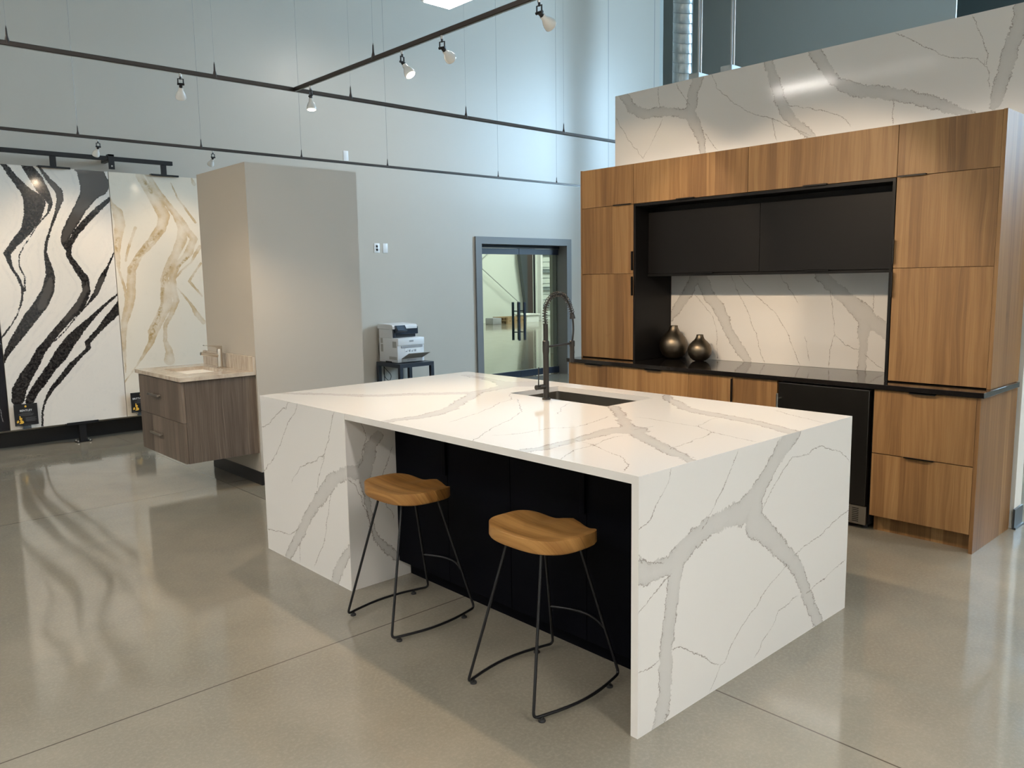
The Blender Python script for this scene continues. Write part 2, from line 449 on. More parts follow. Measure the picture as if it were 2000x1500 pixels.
# ------------------------------------------------------------------ traced veins of each stone face, in metres on the face
VEINS = {
'end':{'soft':[[(1.019,0.928,0.0544),(0.987,0.907,0.0513),(0.892,0.842,0.0385),(0.809,0.773,0.038),(0.727,0.706,0.0484),(0.623,0.656,0.0511),(0.541,0.664,0.0392),(0.393,0.65,0.039),(0.292,0.621,0.0381),(0.214,0.581,0.0515),(0.203,0.524,0.0376),(0.19,0.439,0.0347),(0.17,0.355,0.0344),(0.159,0.284,0.0367),(0.155,0.21,0.0395),(0.153,0.115,0.037),(0.137,0.045,0.0395),(0.102,-0.017,0.0301)],[(0.727,0.706,0.0463),(0.717,0.601,0.0608),(0.829,0.525,0.047),(0.913,0.453,0.0412),(1.037,0.36,0.0364),(1.103,0.289,0.0348),(1.154,0.201,0.0344),(1.215,0.108,0.0333),(1.289,0.009,0.0328)],[(0.208,0.567,0.0319),(0.115,0.57,0.0317),(0.047,0.57,0.0355),(-0.007,0.592,0.0399)]],'thin':[[(0.173,0.905),(0.162,0.868),(0.128,0.832),(0.089,0.798),(0.062,0.754),(0.008,0.739)],[(0.588,0.899),(0.548,0.843),(0.515,0.802),(0.456,0.744),(0.367,0.656)],[(1.534,0.709),(1.416,0.775),(1.239,0.821),(1.114,0.806),(1.009,0.814),(0.929,0.768),(0.851,0.706),(0.776,0.638)],[(1.544,0.47),(1.422,0.453),(1.269,0.413),(1.158,0.402),(1.061,0.385)],[(1.522,0.235),(1.401,0.218),(1.266,0.197),(1.173,0.181)],[(0.986,0.356),(0.872,0.316),(0.794,0.278),(0.749,0.24),(0.645,0.196),(0.574,0.144),(0.533,0.091),(0.501,0.086),(0.438,0.015)],[(1.082,0.194),(0.928,0.176),(0.898,0.133),(0.803,0.084),(0.758,0.038)],[(0.199,0.255),(0.241,0.252),(0.318,0.199),(0.394,0.157),(0.487,0.095)],[(0.173,0.532),(0.082,0.492),(0.005,0.451)],[(0.009,0.238),(0.108,0.242)],[(0.003,0.646),(0.041,0.615),(0.126,0.589)]],'grey':[]},
'front':{'soft':[[(1.79,0.625,0.0382),(1.911,0.583,0.0322),(1.974,0.545,0.0404),(2.076,0.462,0.0404),(2.182,0.363,0.0324),(2.262,0.283,0.0347),(2.321,0.213,0.0355),(2.407,0.119,0.032),(2.511,0.001,0.0245)],[(1.822,0.224,0.0198),(1.898,0.141,0.0304),(1.943,0.085,0.0344),(1.99,0.006,0.0319)]],'thin':[[(2.387,0.911),(2.527,0.839),(2.636,0.768),(2.744,0.73)],[(2.306,0.908),(2.334,0.861),(2.423,0.794),(2.479,0.723),(2.523,0.659),(2.608,0.576),(2.75,0.468)],[(1.923,0.907),(1.953,0.846),(1.986,0.757),(2.034,0.686),(2.049,0.641),(2.092,0.574),(2.126,0.491)],[(2.035,0.681),(2.157,0.618),(2.308,0.565),(2.411,0.467)],[(1.994,0.462),(2.04,0.334),(2.084,0.196),(2.196,0.041)],[(2.74,0.119),(2.572,0.144),(2.482,0.146),(2.381,0.196)],[(2.353,0.129),(2.363,0.027)]],'grey':[]},
'inner':{'soft':[[(0.19,0.772,0.0275),(0.152,0.736,0.0311),(0.125,0.671,0.0372),(0.104,0.622,0.0486),(0.056,0.609,0.0369),(0.004,0.624,0.0303)],[(0.104,0.622,0.0414),(0.106,0.526,0.0209),(0.112,0.458,0.0148),(0.123,0.375,0.0147),(0.138,0.29,0.0117),(0.166,0.229,0.0163),(0.208,0.18,0.021),(0.279,0.109,0.0209)]],'thin':[[(0.091,0.855),(0.123,0.772),(0.096,0.713),(0.094,0.66),(0.069,0.633)],[(0.013,0.575),(0.052,0.536),(0.08,0.478),(0.106,0.403),(0.122,0.345),(0.125,0.28)],[(0.275,0.701),(0.22,0.591),(0.199,0.535)],[(0.22,0.463),(0.23,0.393),(0.266,0.33)]],'grey':[]},
'top':{'soft':[[(1.041,0.982,0.0249),(0.833,0.765,0.0259),(0.671,0.596,0.028),(0.558,0.445,0.0331),(0.505,0.362,0.0381),(0.438,0.246,0.0319),(0.371,0.144,0.0332),(0.331,0.051,0.0245),(0.289,-0.01,0.0165)],[(0.603,0.53,0.0871),(0.533,0.572,0.0534),(0.419,0.564,0.0326),(0.317,0.55,0.0263),(0.209,0.548,0.0256),(0.092,0.534,0.0282),(0.007,0.558,0.0241)],[(1.529,1.016,0.0187),(1.416,0.919,0.0264),(1.356,0.827,0.032),(1.236,0.692,0.0302),(1.19,0.584,0.0388),(1.163,0.442,0.0421),(1.142,0.323,0.038),(1.1,0.199,0.0328),(1.056,0.088,0.0374),(1.002,-0.019,0.0338)],[(1.401,2.584,0.0319),(1.371,2.358,0.0277),(1.314,2.143,0.0386),(1.297,2.011,0.0968),(1.347,1.952,0.1122),(1.439,1.957,0.0682)],[(1.265,1.975,0.0656),(1.068,1.923,0.0405),(0.916,1.903,0.0346),(0.731,1.753,0.0362),(0.582,1.649,0.0319),(0.448,1.549,0.0375),(0.33,1.496,0.0427),(0.204,1.46,0.034),(0.09,1.482,0.0304),(-0.013,1.476,0.0221)],[(0.13,2.741,0.024),(0.222,2.604,0.029),(0.321,2.428,0.0276),(0.398,2.279,0.0337),(0.457,2.212,0.0369),(0.61,2.129,0.038),(0.74,2.011,0.0378),(0.902,1.886,0.0379)]],'thin':[[(0.884,1.523),(0.626,1.211),(0.456,1.1),(0.238,0.996),(-0.021,0.824)],[(0.989,1.694),(0.866,1.544),(0.749,1.513),(0.608,1.418),(0.435,1.334),(0.211,1.249)],[(0.979,1.227),(0.843,1.156),(0.7,1.039)],[(0.792,0.81),(0.65,0.767),(0.506,0.74),(0.419,0.799),(0.249,0.813),(0.143,0.862)],[(0.474,0.473),(0.368,0.465),(0.262,0.435),(0.145,0.424),(0.014,0.362)],[(0.291,0.548),(0.276,0.448),(0.212,0.3),(0.177,0.213),(0.115,0.139),(0.025,0.084)],[(0.414,0.176),(0.537,0.196),(0.674,0.211),(0.799,0.25),(0.867,0.364),(0.874,0.522),(0.878,0.695)],[(0.867,0.364),(1.056,0.419),(1.147,0.418)],[(0.799,0.25),(0.776,0.146),(0.75,0.025)],[(0.629,0.518),(0.734,0.509)],[(1.462,0.325),(1.379,0.182),(1.325,0.064),(1.304,-0.006)]],'grey':[]},
'marble':{'soft':[[(2.871,3.098,0.0402),(2.838,3.059,0.0406),(2.762,2.948,0.0382),(2.623,2.877,0.0355),(2.438,2.872,0.0399),(2.299,2.842,0.0306),(2.183,2.808,0.0456),(2.125,2.707,0.0423),(2.076,2.592,0.0308),(2.065,2.491,0.0232)],[(2.113,3.078,0.0485),(2.122,3.057,0.0485),(2.158,2.973,0.0443),(2.179,2.838,0.0438)],[(1.526,3.08,0.0339),(1.518,3.051,0.0333),(1.474,2.937,0.037),(1.439,2.818,0.0367),(1.389,2.712,0.0381),(1.308,2.616,0.0332),(1.176,2.507,0.0262)],[(1.181,3.078,0.0427),(1.166,3.048,0.0412),(1.097,2.947,0.0379),(1.022,2.839,0.0305),(0.88,2.761,0.0434),(0.731,2.722,0.0368),(0.562,2.668,0.0353),(0.425,2.613,0.0343),(0.292,2.549,0.0278),(0.164,2.486,0.0166)],[(-0.062,3.061,0.037),(-0.058,3.006,0.0382),(-0.038,2.904,0.0395),(-0.004,2.776,0.0394),(0.021,2.655,0.0365),(0.046,2.532,0.031)]],'thin':[[(1.994,3.071),(1.947,2.965),(1.839,2.865),(1.699,2.761),(1.532,2.692),(1.338,2.592),(1.199,2.517)],[(2.926,2.89),(2.815,2.724),(2.641,2.528),(2.538,2.67),(2.458,2.803)],[(2.491,3.063),(2.479,2.926)],[(2.312,3.054),(2.194,2.887)],[(1.359,2.742),(1.072,2.654),(0.97,2.605),(0.912,2.543)],[(0.631,3.061),(0.528,2.995),(0.404,2.913),(0.308,2.851),(0.159,2.815),(0.101,2.751)],[(0.194,3.055),(0.132,2.92),(0.104,2.798),(0.084,2.644)],[(2.05,2.65),(1.938,2.513)],[(1.483,2.67),(1.446,2.522)],[(0.638,2.655),(0.631,2.515)]],'grey':[]},
'splash':{'soft':[[(2.076,1.564,0.0462),(2.172,1.407,0.042),(2.269,1.291,0.0377),(2.324,1.22,0.0285)],[(2.036,1.563,0.0545),(1.967,1.408,0.0443),(1.883,1.329,0.0473),(1.817,1.221,0.0399),(1.765,1.108,0.0352),(1.683,1.01,0.0388),(1.611,0.917,0.0296)],[(1.063,1.56,0.042),(0.958,1.464,0.0417),(0.851,1.374,0.0443),(0.759,1.297,0.0611),(0.678,1.23,0.047),(0.584,1.169,0.0466)],[(0.739,1.276,0.0481),(0.744,1.149,0.0345),(0.748,1.032,0.0275),(0.748,0.907,0.0275)]],'thin':[[(1.767,1.559),(1.693,1.409),(1.603,1.257),(1.539,1.095),(1.475,0.922)],[(1.697,1.558),(1.547,1.402),(1.404,1.295),(1.318,1.178),(1.256,1.055),(1.197,0.922)],[(2.085,1.407),(1.923,1.25),(1.888,1.139),(1.874,0.92)],[(1.363,1.561),(1.223,1.36)],[(0.989,1.443),(0.961,1.271),(0.945,1.141),(0.974,1.037),(0.979,0.926)],[(0.945,1.141),(0.871,1.074),(0.778,1.048)],[(0.691,1.413),(0.691,1.308)],[(0.728,1.012),(0.596,0.918)],[(1.125,0.96),(1.161,1.111)]],'grey':[]},
'slab1':{'soft':[[(-0.357,2.75,0.0193),(-0.309,2.68,0.0241),(-0.241,2.574,0.0306),(-0.16,2.466,0.0435),(-0.088,2.356,0.0931),(-0.112,2.228,0.075),(-0.181,2.085,0.0444),(-0.292,1.955,0.033),(-0.355,1.866,0.0285),(-0.332,1.752,0.0128),(-0.284,1.649,0.0124),(-0.253,1.546,0.0115),(-0.269,1.43,0.0087),(-0.313,1.302,0.0051),(-0.441,1.115,0.0073),(-0.478,1.066,0.0075)],[(-0.135,2.707,0.0413),(-0.05,2.562,0.0577),(0.009,2.438,0.0455),(0.048,2.351,0.0215),(0.018,2.259,0.008),(-0.085,2.139,0.0049),(-0.152,2.022,0.0039),(-0.256,1.854,0.0055),(-0.265,1.752,0.0054),(-0.228,1.649,0.0069),(-0.236,1.52,0.0065)],[(-0.049,2.714,0.0059),(-0.018,2.679,0.01),(0.044,2.581,0.0217),(0.129,2.471,0.0335),(0.134,2.394,0.0286),(0.088,2.262,0.0151),(0.03,2.117,0.0108),(-0.016,1.986,0.0116),(-0.036,1.882,0.014),(-0.021,1.778,0.0258),(-0.007,1.66,0.0409),(-0.042,1.516,0.055),(-0.112,1.386,0.0596),(-0.214,1.259,0.057),(-0.292,1.146,0.0482),(-0.382,1.021,0.0371),(-0.447,0.912,0.0203),(-0.487,0.825,0.0156)],[(0.634,2.448,0.0142),(0.58,2.418,0.0187),(0.471,2.319,0.0267),(0.362,2.208,0.028),(0.254,2.084,0.0289),(0.184,1.964,0.0244),(0.164,1.858,0.0237),(0.227,1.738,0.0318),(0.293,1.63,0.0379),(0.302,1.509,0.0367),(0.236,1.375,0.0468),(0.128,1.258,0.0373),(0.009,1.129,0.0359),(-0.096,1.002,0.0379),(-0.148,0.942,0.041),(-0.216,0.815,0.0464),(-0.295,0.703,0.0564),(-0.362,0.577,0.06),(-0.381,0.487,0.0561)],[(0.593,1.903,0.0044),(0.578,1.875,0.0054),(0.517,1.751,0.0138),(0.443,1.615,0.0289),(0.382,1.48,0.0238),(0.298,1.373,0.0076),(0.189,1.255,0.0056),(0.081,1.125,0.0059),(-0.023,1.024,0.0052)],[(0.615,1.502,0.0118),(0.58,1.461,0.0107),(0.448,1.354,0.0139),(0.339,1.249,0.0229),(0.23,1.144,0.0372),(0.136,1.041,0.0526),(0.095,0.993,0.0559),(0.013,0.877,0.061),(-0.067,0.776,0.0453),(-0.16,0.65,0.0448),(-0.238,0.551,0.0409),(-0.286,0.463,0.0373)],[(0.618,1.363,0.0509),(0.582,1.322,0.0489),(0.49,1.228,0.0387),(0.379,1.109,0.0243),(0.268,0.992,0.0244),(0.277,0.939,0.0207),(0.209,0.876,0.0165),(0.102,0.775,0.0273),(0.008,0.661,0.0243),(-0.084,0.561,0.0207),(-0.153,0.447,0.0111),(-0.185,0.343,0.0095),(-0.196,0.209,0.0095)],[(0.308,2.692,0.0259),(0.423,2.675,0.1225),(0.453,2.571,0.1366),(0.38,2.434,0.0727),(0.31,2.325,0.0558),(0.239,2.203,0.0518),(0.169,2.082,0.0452),(0.138,1.989,0.0335),(0.145,1.924,0.0145)]],'thin':[],'grey':[[(0.308,2.692,0.0259),(0.423,2.675,0.1225),(0.453,2.571,0.1318),(0.38,2.434,0.0624),(0.31,2.325,0.0461),(0.239,2.203,0.0409),(0.169,2.082,0.0336),(0.133,2.002,0.0235)],[(-0.018,2.679,0.0062),(0.044,2.581,0.018),(0.129,2.471,0.0288),(0.134,2.394,0.0229),(0.088,2.262,0.009)],[(-0.01,1.621,0.0207),(-0.042,1.516,0.0333),(-0.114,1.36,0.0317)],[(0.456,1.629,0.0231),(0.382,1.48,0.0186)],[(0.298,1.536,0.0222),(0.197,1.349,0.027),(0.09,1.232,0.0184)]]},
'slab2':{'soft':[[(0.879,2.737,0.0336),(0.887,2.669,0.0361),(0.971,2.523,0.0463),(1.045,2.402,0.0562),(1.106,2.278,0.059),(1.069,2.15,0.0487),(0.961,2.006,0.0416),(0.829,1.863,0.0318),(0.744,1.723,0.0401),(0.727,1.584,0.0424),(0.717,1.444,0.0421),(0.68,1.304,0.0361),(0.631,1.18,0.0324),(0.613,1.026,0.024),(0.61,0.987,0.021),(0.611,0.817,0.013),(0.606,0.661,0.005)],[(0.96,2.743,0.0269),(0.975,2.676,0.0283),(1.054,2.528,0.0305),(1.156,2.394,0.0288),(1.26,2.256,0.0363),(1.352,2.115,0.0343),(1.406,2.044,0.0368),(1.337,1.897,0.0413),(1.212,1.766,0.0291),(1.146,1.636,0.0347),(1.15,1.491,0.0357),(1.172,1.388,0.0314),(1.119,1.259,0.0231),(1.039,1.131,0.0188),(1.03,1.001,0.0201),(1.027,0.961,0.0218),(1.062,0.841,0.0362),(1.056,0.753,0.0572)],[(1.206,2.297,0.013),(1.282,2.156,0.0424),(1.274,2.041,0.0555),(1.207,1.896,0.0442),(1.125,1.751,0.0436),(1.06,1.622,0.0349),(1.071,1.478,0.0564),(1.069,1.348,0.0618),(0.988,1.206,0.0499),(0.908,1.066,0.0495),(0.887,0.969,0.0287),(0.809,0.845,0.0169),(0.718,0.722,0.007),(0.6,0.576,0.0047),(0.555,0.509,0.0036)],[(0.581,2.432,0.0103),(0.597,2.379,0.0145),(0.648,2.286,0.0503),(0.665,2.164,0.0497),(0.628,2.027,0.0387),(0.612,1.889,0.0285),(0.618,1.71,0.0104),(0.658,1.543,0.0109),(0.668,1.403,0.0104),(0.622,1.236,0.0078)],[(0.808,2.142,0.015),(0.744,1.988,0.0112),(0.691,1.807,0.0077)],[(1.2,2.622,0.0028),(1.26,2.47,0.0077),(1.365,2.318,0.0098),(1.432,2.219,0.0102)],[(1.459,1.957,0.0191),(1.359,1.795,0.0111),(1.251,1.708,0.0079),(1.173,1.621,0.0079),(1.182,1.534,0.0048),(1.329,1.339,0.0122),(1.381,1.234,0.0274),(1.45,1.141,0.0232)],[(1.462,1.781,0.0097),(1.324,1.59,0.0115),(1.454,1.425,0.0094)],[(1.42,2.694,0.0058),(1.445,2.624,0.0198)]],'thin':[],'grey':[[(0.628,2.027,0.0127),(0.607,1.916,0.0176)],[(1.067,2.121,0.0094),(0.918,1.977,0.0138),(0.785,1.821,0.0108),(0.721,1.682,0.0095)],[(0.958,1.179,0.0155),(0.861,0.982,0.0202)],[(1.139,1.751,0.0124),(1.06,1.622,0.011),(0.973,1.192,0.0138)],[(0.925,2.631,0.0092),(0.998,2.511,0.0075)],[(1.334,1.853,0.0082),(1.21,1.737,0.0079)]]},
}

def wiggle(pl, rng, amp, step):
    out = [pl[0]]
    for a, b in zip(pl[:-1], pl[1:]):
        a = np.array(a, float); b = np.array(b, float)
        d = b[:2]-a[:2]; n = max(1, int(np.linalg.norm(d)/step)); nr = np.array((-d[1], d[0]))/max(1e-6, np.linalg.norm(d))
        for k in range(1, n+1):
            q = a + (b-a)*k/n
            if k < n: q[:2] += nr*rng.normal(0, amp)
            out.append(tuple(q))
    return out

def fields(us, vs2, data, seed, amp=0.004):
    rng = np.random.default_rng(seed)
    nu, nv = len(us), len(vs2)
    res = {}
    def strokes(lst, R, hair):
        D = np.full((nu, nv), R); S = np.full((nu, nv), R); U = np.full((nu, nv), R)
        for pl in lst:
            q = wiggle(pl, rng, amp, 0.03 if hair else 0.09)
            for a, b in zip(q[:-1], q[1:]):
                wa = a[2] if len(a) > 2 else 0; wb = b[2] if len(b) > 2 else 0
                rr = R + max(wa, wb)
                i0 = np.searchsorted(us, min(a[0],b[0])-rr); i1 = np.searchsorted(us, max(a[0],b[0])+rr)
                j0 = np.searchsorted(vs2, min(a[1],b[1])-rr); j1 = np.searchsorted(vs2, max(a[1],b[1])+rr)
                if i1 <= i0 or j1 <= j0: continue
                X = us[i0:i1, None]; Y = vs2[None, j0:j1]
                dx, dy = b[0]-a[0], b[1]-a[1]; l2 = dx*dx+dy*dy+1e-12
                t = np.clip(((X-a[0])*dx+(Y-a[1])*dy)/l2, 0, 1)
                ex = X-(a[0]+t*dx); ey = Y-(a[1]+t*dy)
                d = np.sqrt(ex*ex+ey*ey)
                if hair:
                    sgn = np.where(dx*ey-dy*ex >= 0, 1.0, -1.0)
                    sub = U[i0:i1, j0:j1]; m_ = d < sub
                    S[i0:i1, j0:j1] = np.where(m_, d*sgn, S[i0:i1, j0:j1]); U[i0:i1, j0:j1] = np.where(m_, d, sub)
                else:
                    sd = d-(wa+(wb-wa)*t)
                    D[i0:i1, j0:j1] = np.minimum(D[i0:i1, j0:j1], sd)
        return (S, U) if hair else D
    res['soft'] = strokes(data.get('soft', []), 0.10, False)
    res['thins'], res['thin'] = strokes(data.get('thin', []), 0.05, True)
    res['grey'] = strokes(data.get('grey', []), 0.10, False)
    return res

def axis_pts(a, b, step, extra=()):
    n = max(1, int(round((b-a)/step)))
    return np.unique(np.round(np.concatenate((np.linspace(a, b, n+1), np.array(extra, float))), 5))

def stone_sheet(name, face, val, a0, a1, b0, b1, thick, step, data, mat, seed=1, hole=None, parent=None, label=None, amp=0.004):
    """a stone sheet whose show face carries the traced veins. face is '-x', '-y' or '+z'; (a,b) are the two in-plane axes"""
    us = axis_pts(a0, a1, step, (hole[0], hole[1]) if hole else ()); vs2 = axis_pts(b0, b1, step, (hole[2], hole[3]) if hole else ())
    F = fields(us, vs2, data, seed, amp)
    nu, nv = len(us), len(vs2)
    UU, VV = np.meshgrid(us, vs2, indexing='ij')
    def P3(U, V, W):
        if face == '-x': return np.stack((W, U, V), -1)
        if face == '-y': return np.stack((U, W, V), -1)
        return np.stack((U, V, W), -1)
    sgn = -1 if face == '+z' else 1
    front = P3(UU.ravel(), VV.ravel(), np.full(nu*nv, float(val)))
    idx = np.arange(nu*nv).reshape(nu, nv)
    q = np.stack((idx[:-1,:-1], idx[1:,:-1], idx[1:,1:], idx[:-1,1:]), -1)
    keep = np.ones(q.shape[:2], bool)
    if hole:
        cu = (us[:-1]+us[1:])/2; cv = (vs2[:-1]+vs2[1:])/2
        keep = ~((cu[:,None] > hole[0]) & (cu[:,None] < hole[1]) & (cv[None,:] > hole[2]) & (cv[None,:] < hole[3]))
    q = q[keep]
    verts = [front]; quads = [q]; base = nu*nv
    back = val + sgn*thick
    def ring(c):
        nonlocal base
        A = np.array([c[0], c[1], c[1], c[0]]); Bv = np.array([c[2], c[2], c[3], c[3]])
        verts.append(P3(A, Bv, np.full(4, float(val)))); verts.append(P3(A, Bv, np.full(4, float(back))))
        quads.append(np.array([[base+k, base+(k+1)%4, base+4+(k+1)%4, base+4+k] for k in range(4)])); base += 8
    ring((a0, a1, b0, b1))
    if hole:
        ring(hole)
        o, h = base-16+4, base-8+4
        quads.append(np.array([[o+k, o+(k+1)%4, h+(k+1)%4, h+k] for k in range(4)]))
    else:
        o = base-4; quads.append(np.array([[o, o+1, o+2, o+3]]))
    V = np.concatenate(verts); Q = np.concatenate(quads).astype(np.int32)
    me = bpy.data.meshes.new(name)
    me.vertices.add(len(V)); me.vertices.foreach_set('co', V.astype(np.float32).ravel())
    me.loops.add(len(Q)*4); me.loops.foreach_set('vertex_index', Q.ravel())
    me.polygons.add(len(Q)); me.polygons.foreach_set('loop_start', np.arange(len(Q), dtype=np.int32)*4)
    me.update(calc_edges=True); me.validate()
    for k in ('soft', 'thin', 'thins', 'grey'):
        full = np.full(len(V), 0.08, np.float32); full[:nu*nv] = F[k].ravel()
        at = me.attributes.new(k, 'FLOAT', 'POINT'); at.data.foreach_set('value', full)
    bm = bmesh.new(); bm.from_mesh(me); bmesh.ops.recalc_face_normals(bm, faces=bm.faces[:]); bm.to_mesh(me); bm.free()
    me.polygons.foreach_set('use_smooth', np.zeros(len(me.polygons), bool))
    me.materials.append(mat)
    ob = bpy.data.objects.new(name, me); COL.objects.link(ob)
    if parent is not None: ob.parent = parent; ob.location = -wloc(parent)
    if label: ob['label'] = label
    return ob

def text_mesh(name, s, size, mat, loc, rot, parent, align='CENTER', world=True):
    cu = bpy.data.curves.new(name, 'FONT'); cu.body = s; cu.size = size; cu.align_x = align; cu.extrude = 0.0006
    tmp = bpy.data.objects.new(name, cu); COL.objects.link(tmp)
    dg = bpy.context.evaluated_depsgraph_get(); me = bpy.data.meshes.new_from_object(tmp.evaluated_get(dg))
    bpy.data.objects.remove(tmp); me.name = name; me.materials.clear(); me.materials.append(mat)
    o = bpy.data.objects.new(name, me); COL.objects.link(o); o.parent = parent
    o.location = Vector(loc) - (wloc(parent) if world else Vector((0,0,0))); o.rotation_euler = rot
    return o
# ================================================================== THE SETTING
struct('floor', B((-10,27,-9,22,-0.2,0)), M['floor'])
struct('ceiling', B((-10,27,-9,22,9.5,9.7)), M['ceiling'])
YB = 7.42
bm = B((-9.2,5.64,YB,YB+0.25,0,9.5), (7.55,9.95,YB,YB+0.25,0,9.5), (5.64,7.55,YB,YB+0.25,2.13,9.5))
struct('wall_back', bm, M['wall'])
struct('wall_left', B((-9.2,-9,-8,YB,0,9.5)), M['white_wall'])
struct('wall_front', B((-9.2,15.2,-8.2,-8,0,9.5)), M['white_wall'])
struct('wall_right', B((15,15.2,-8,-2.6,0,9.5),(15,15.2,2.2,3.0,0,9.5),(15,15.2,-2.6,2.2,0,3.4),(15,15.2,-2.6,2.2,7.1,9.5)), M['dark_wall'])
wn = struct('window_1', B((14.97,15.1,-2.6,2.2,3.4,3.5),(14.97,15.1,-2.6,2.2,7.0,7.1),*[(14.97,15.1,y-.05,y+.05,3.5,7.0) for y in (-2.55,-.95,.6,2.15)]), M['door_grey'])
struct('window_pane', B((15.03,15.06,-2.5,2.1,3.5,7.0)), M['window_light'], wn)
struct('wall_side', B((13,13.04,3.62,10,0,9.5),(9.95,13,10,10.2,0,9.5),(9.95,10.05,YB+.0,10.0,0,9.5)), M['dark_wall'])
struct('wall_recess', B((15,15.2,3.0,12,0,9.5)), M['unlit_dark_wall'])
struct('trim_1', B((14.5,14.8,2.0,9.8,4.95,5.25)), M['beam'])
# partition that carries the vanity
struct('wall_center', B((0.645,1.595,4.18,5.09,0,2.447)), M['beige_wall'])
struct('baseboard_center', B((0.637,1.603,4.172,4.18,0,0.102),(0.637,0.645,4.18,5.098,0,0.102),(1.595,1.603,4.18,5.098,0,0.102)), M['base_black'])
struct('baseboard_back', B((-9,5.575,YB-0.008,YB,0,0.145)), M['base_black'])
struct('baseboard_back', B((7.61,9.95,YB-0.008,YB,0,0.11)), M['base_black'])
# wall behind the cabinets
struct('wall_cabinet', B((3.41,3.545,-0.185,2.93,0,3.06)), M['white_wall'])
struct('baseboard_cabinet', B((3.392,3.553,-0.196,-0.185,0,0.125),(3.388,3.558,-0.206,-0.196,0,0.012)), M['base_slate'])

# glazed double door to the warehouse
d1 = thing('door_1', 'glazed double door in a grey steel frame, black rails and ladder pulls', 'door', (6.55,7.55,0)); d1['kind'] = 'structure'
for k in ('label','category'): del d1[k]
part('door_frame', B((5.575,5.69,YB-0.03,YB+0.28,0,2.185),(7.5,7.605,YB-0.03,YB+0.28,0,2.185),(5.69,7.5,YB-0.03,YB+0.28,2.08,2.185),
     (5.69,5.71,YB+.10,YB+.28,0,2.08),(7.48,7.5,YB+.20,YB+.28,0,2.08)), M['door_grey'], d1)
part('header_rail', B((5.71,7.5,7.56,7.64,2.035,2.08)), M['navy_plastic'], d1)
for (xa, xb, side) in ((5.712,6.606,1), (6.614,7.49,-1)):
    lf = part('door_leaf', B((xa,xb,7.595,7.607,0.11,1.94)), M['glass'], d1)
    part('top_rail', B((xa,xb,7.575,7.627,1.94,2.03)), M['navy_plastic'], lf)
    part('bottom_rail', B((xa,xb,7.575,7.627,0.012,0.115)), M['navy_plastic'], lf)
    hx = xb-0.055 if side > 0 else xa+0.055
    bm = bmesh.new()
    for yy in (7.53, 7.672): box(bm, hx-.016, hx+.016, yy-.012, yy+.012, 0.60, 1.20)
    for zz in (0.73, 1.06): tube(bm, [(hx,7.53,zz),(hx,7.672,zz)], .009, 10)
    part('pull_handle', bm, M['navy_plastic'], lf)

# warehouse seen through the glass
struct('wall_warehouse', B((5,25,20.3,20.5,0,9.5),(25,25.2,YB+.25,20.3,0,9.5),(4.8,5.0,YB+.25,20.3,0,9.5)), M['warehouse_wall'])
d2 = struct('door_2', B((19.62,22.6,20.22,20.3,0,4.2)), M['warehouse_wall'])
bm = bmesh.new()
for z in np.arange(0.15, 4.2, 0.205): box(bm, 19.66, 22.6, 20.205, 20.22, z, z+0.012)
for z in (0.48,1.13,1.80,2.46,3.1): box(bm, 19.60, 22.6, 20.14, 20.20, z, z+0.075); box(bm, 19.66, 22.6, 20.16, 20.22, z+.10, z+.135)
struct('door_stiffener', bm, M['galv'], d2)
struct('door_track', B((19.52,19.62,20.1,20.3,0,4.2)), M['white_wall'], d2)
tag(part('steel_column', PR([(18.36,5.2),(18.36,2.45),(18.62,0.75),(18.62,0),(18.72,0),(18.72,5.2)], 'y', 20.0, 20.16), M['base_slate']), 'dark tapered steel column seen through the left glass door', 'column')
tag(part('wall_post', B((18.74,19.04,20.05,20.3,0,5.2)), M['beam']), 'brown-grey post against the warehouse wall behind the glass doors', 'post')
tag(part('downspout', T([(19.12,20.2,0),(19.12,20.2,5)], .045), M['white_wall']), 'white vertical pipe beside the warehouse roller door', 'pipe')
tag(part('standpipe', T([(19.22,20.15,0),(19.22,20.15,5)], .04), M['base_black']), 'black vertical pipe beside the warehouse roller door', 'pipe')
tag(part('brace_rod', T([(15.2,20.13,2.95),(18.35,20.13,0.73)], .018), M['dark_wall']), 'long thin diagonal steel brace across the warehouse wall', 'brace')
tag(part('brace_rod', T([(16.3,20.24,2.02),(17.6,20.24,2.95)], .02), M['dark_wall']), 'short rising steel brace at the upper left of the glass doors', 'brace')
def pallet(x, y, z, rot=0):
    bm = bmesh.new()
    for k in range(3): box(bm, x, x+.9, y+k*.35, y+k*.35+.09, z, z+.09)
    for k in range(6): box(bm, x+k*.16, x+k*.16+.1, y, y+.8, z+.09, z+.11)
    return bm
tag(part('pallet', pallet(16.95,19.2,0), M['pallet']), 'lower wooden pallet on the warehouse floor', 'pallet', 'pallets on the warehouse floor')
tag(part('pallet', pallet(17.0,19.25,.112), M['pallet']), 'upper wooden pallet stacked on another on the warehouse floor', 'pallet', 'pallets on the warehouse floor')
cr_ = thing('crate', 'low white lidded crate on the warehouse floor beside the pallets', 'crate', (18.2,19.6,0))
part('body', B((17.98,18.6,19.3,19.9,0,.26)), M['white_wall'], cr_); part('lid', B((17.92,18.64,19.26,19.94,.26,.30)), M['white_wall'], cr_)
tag(part('carton', B((16.35,16.75,19.3,19.7,0,.22), bevel=.01), M['grey_plastic']), 'small grey carton left of the warehouse pallets', 'box')

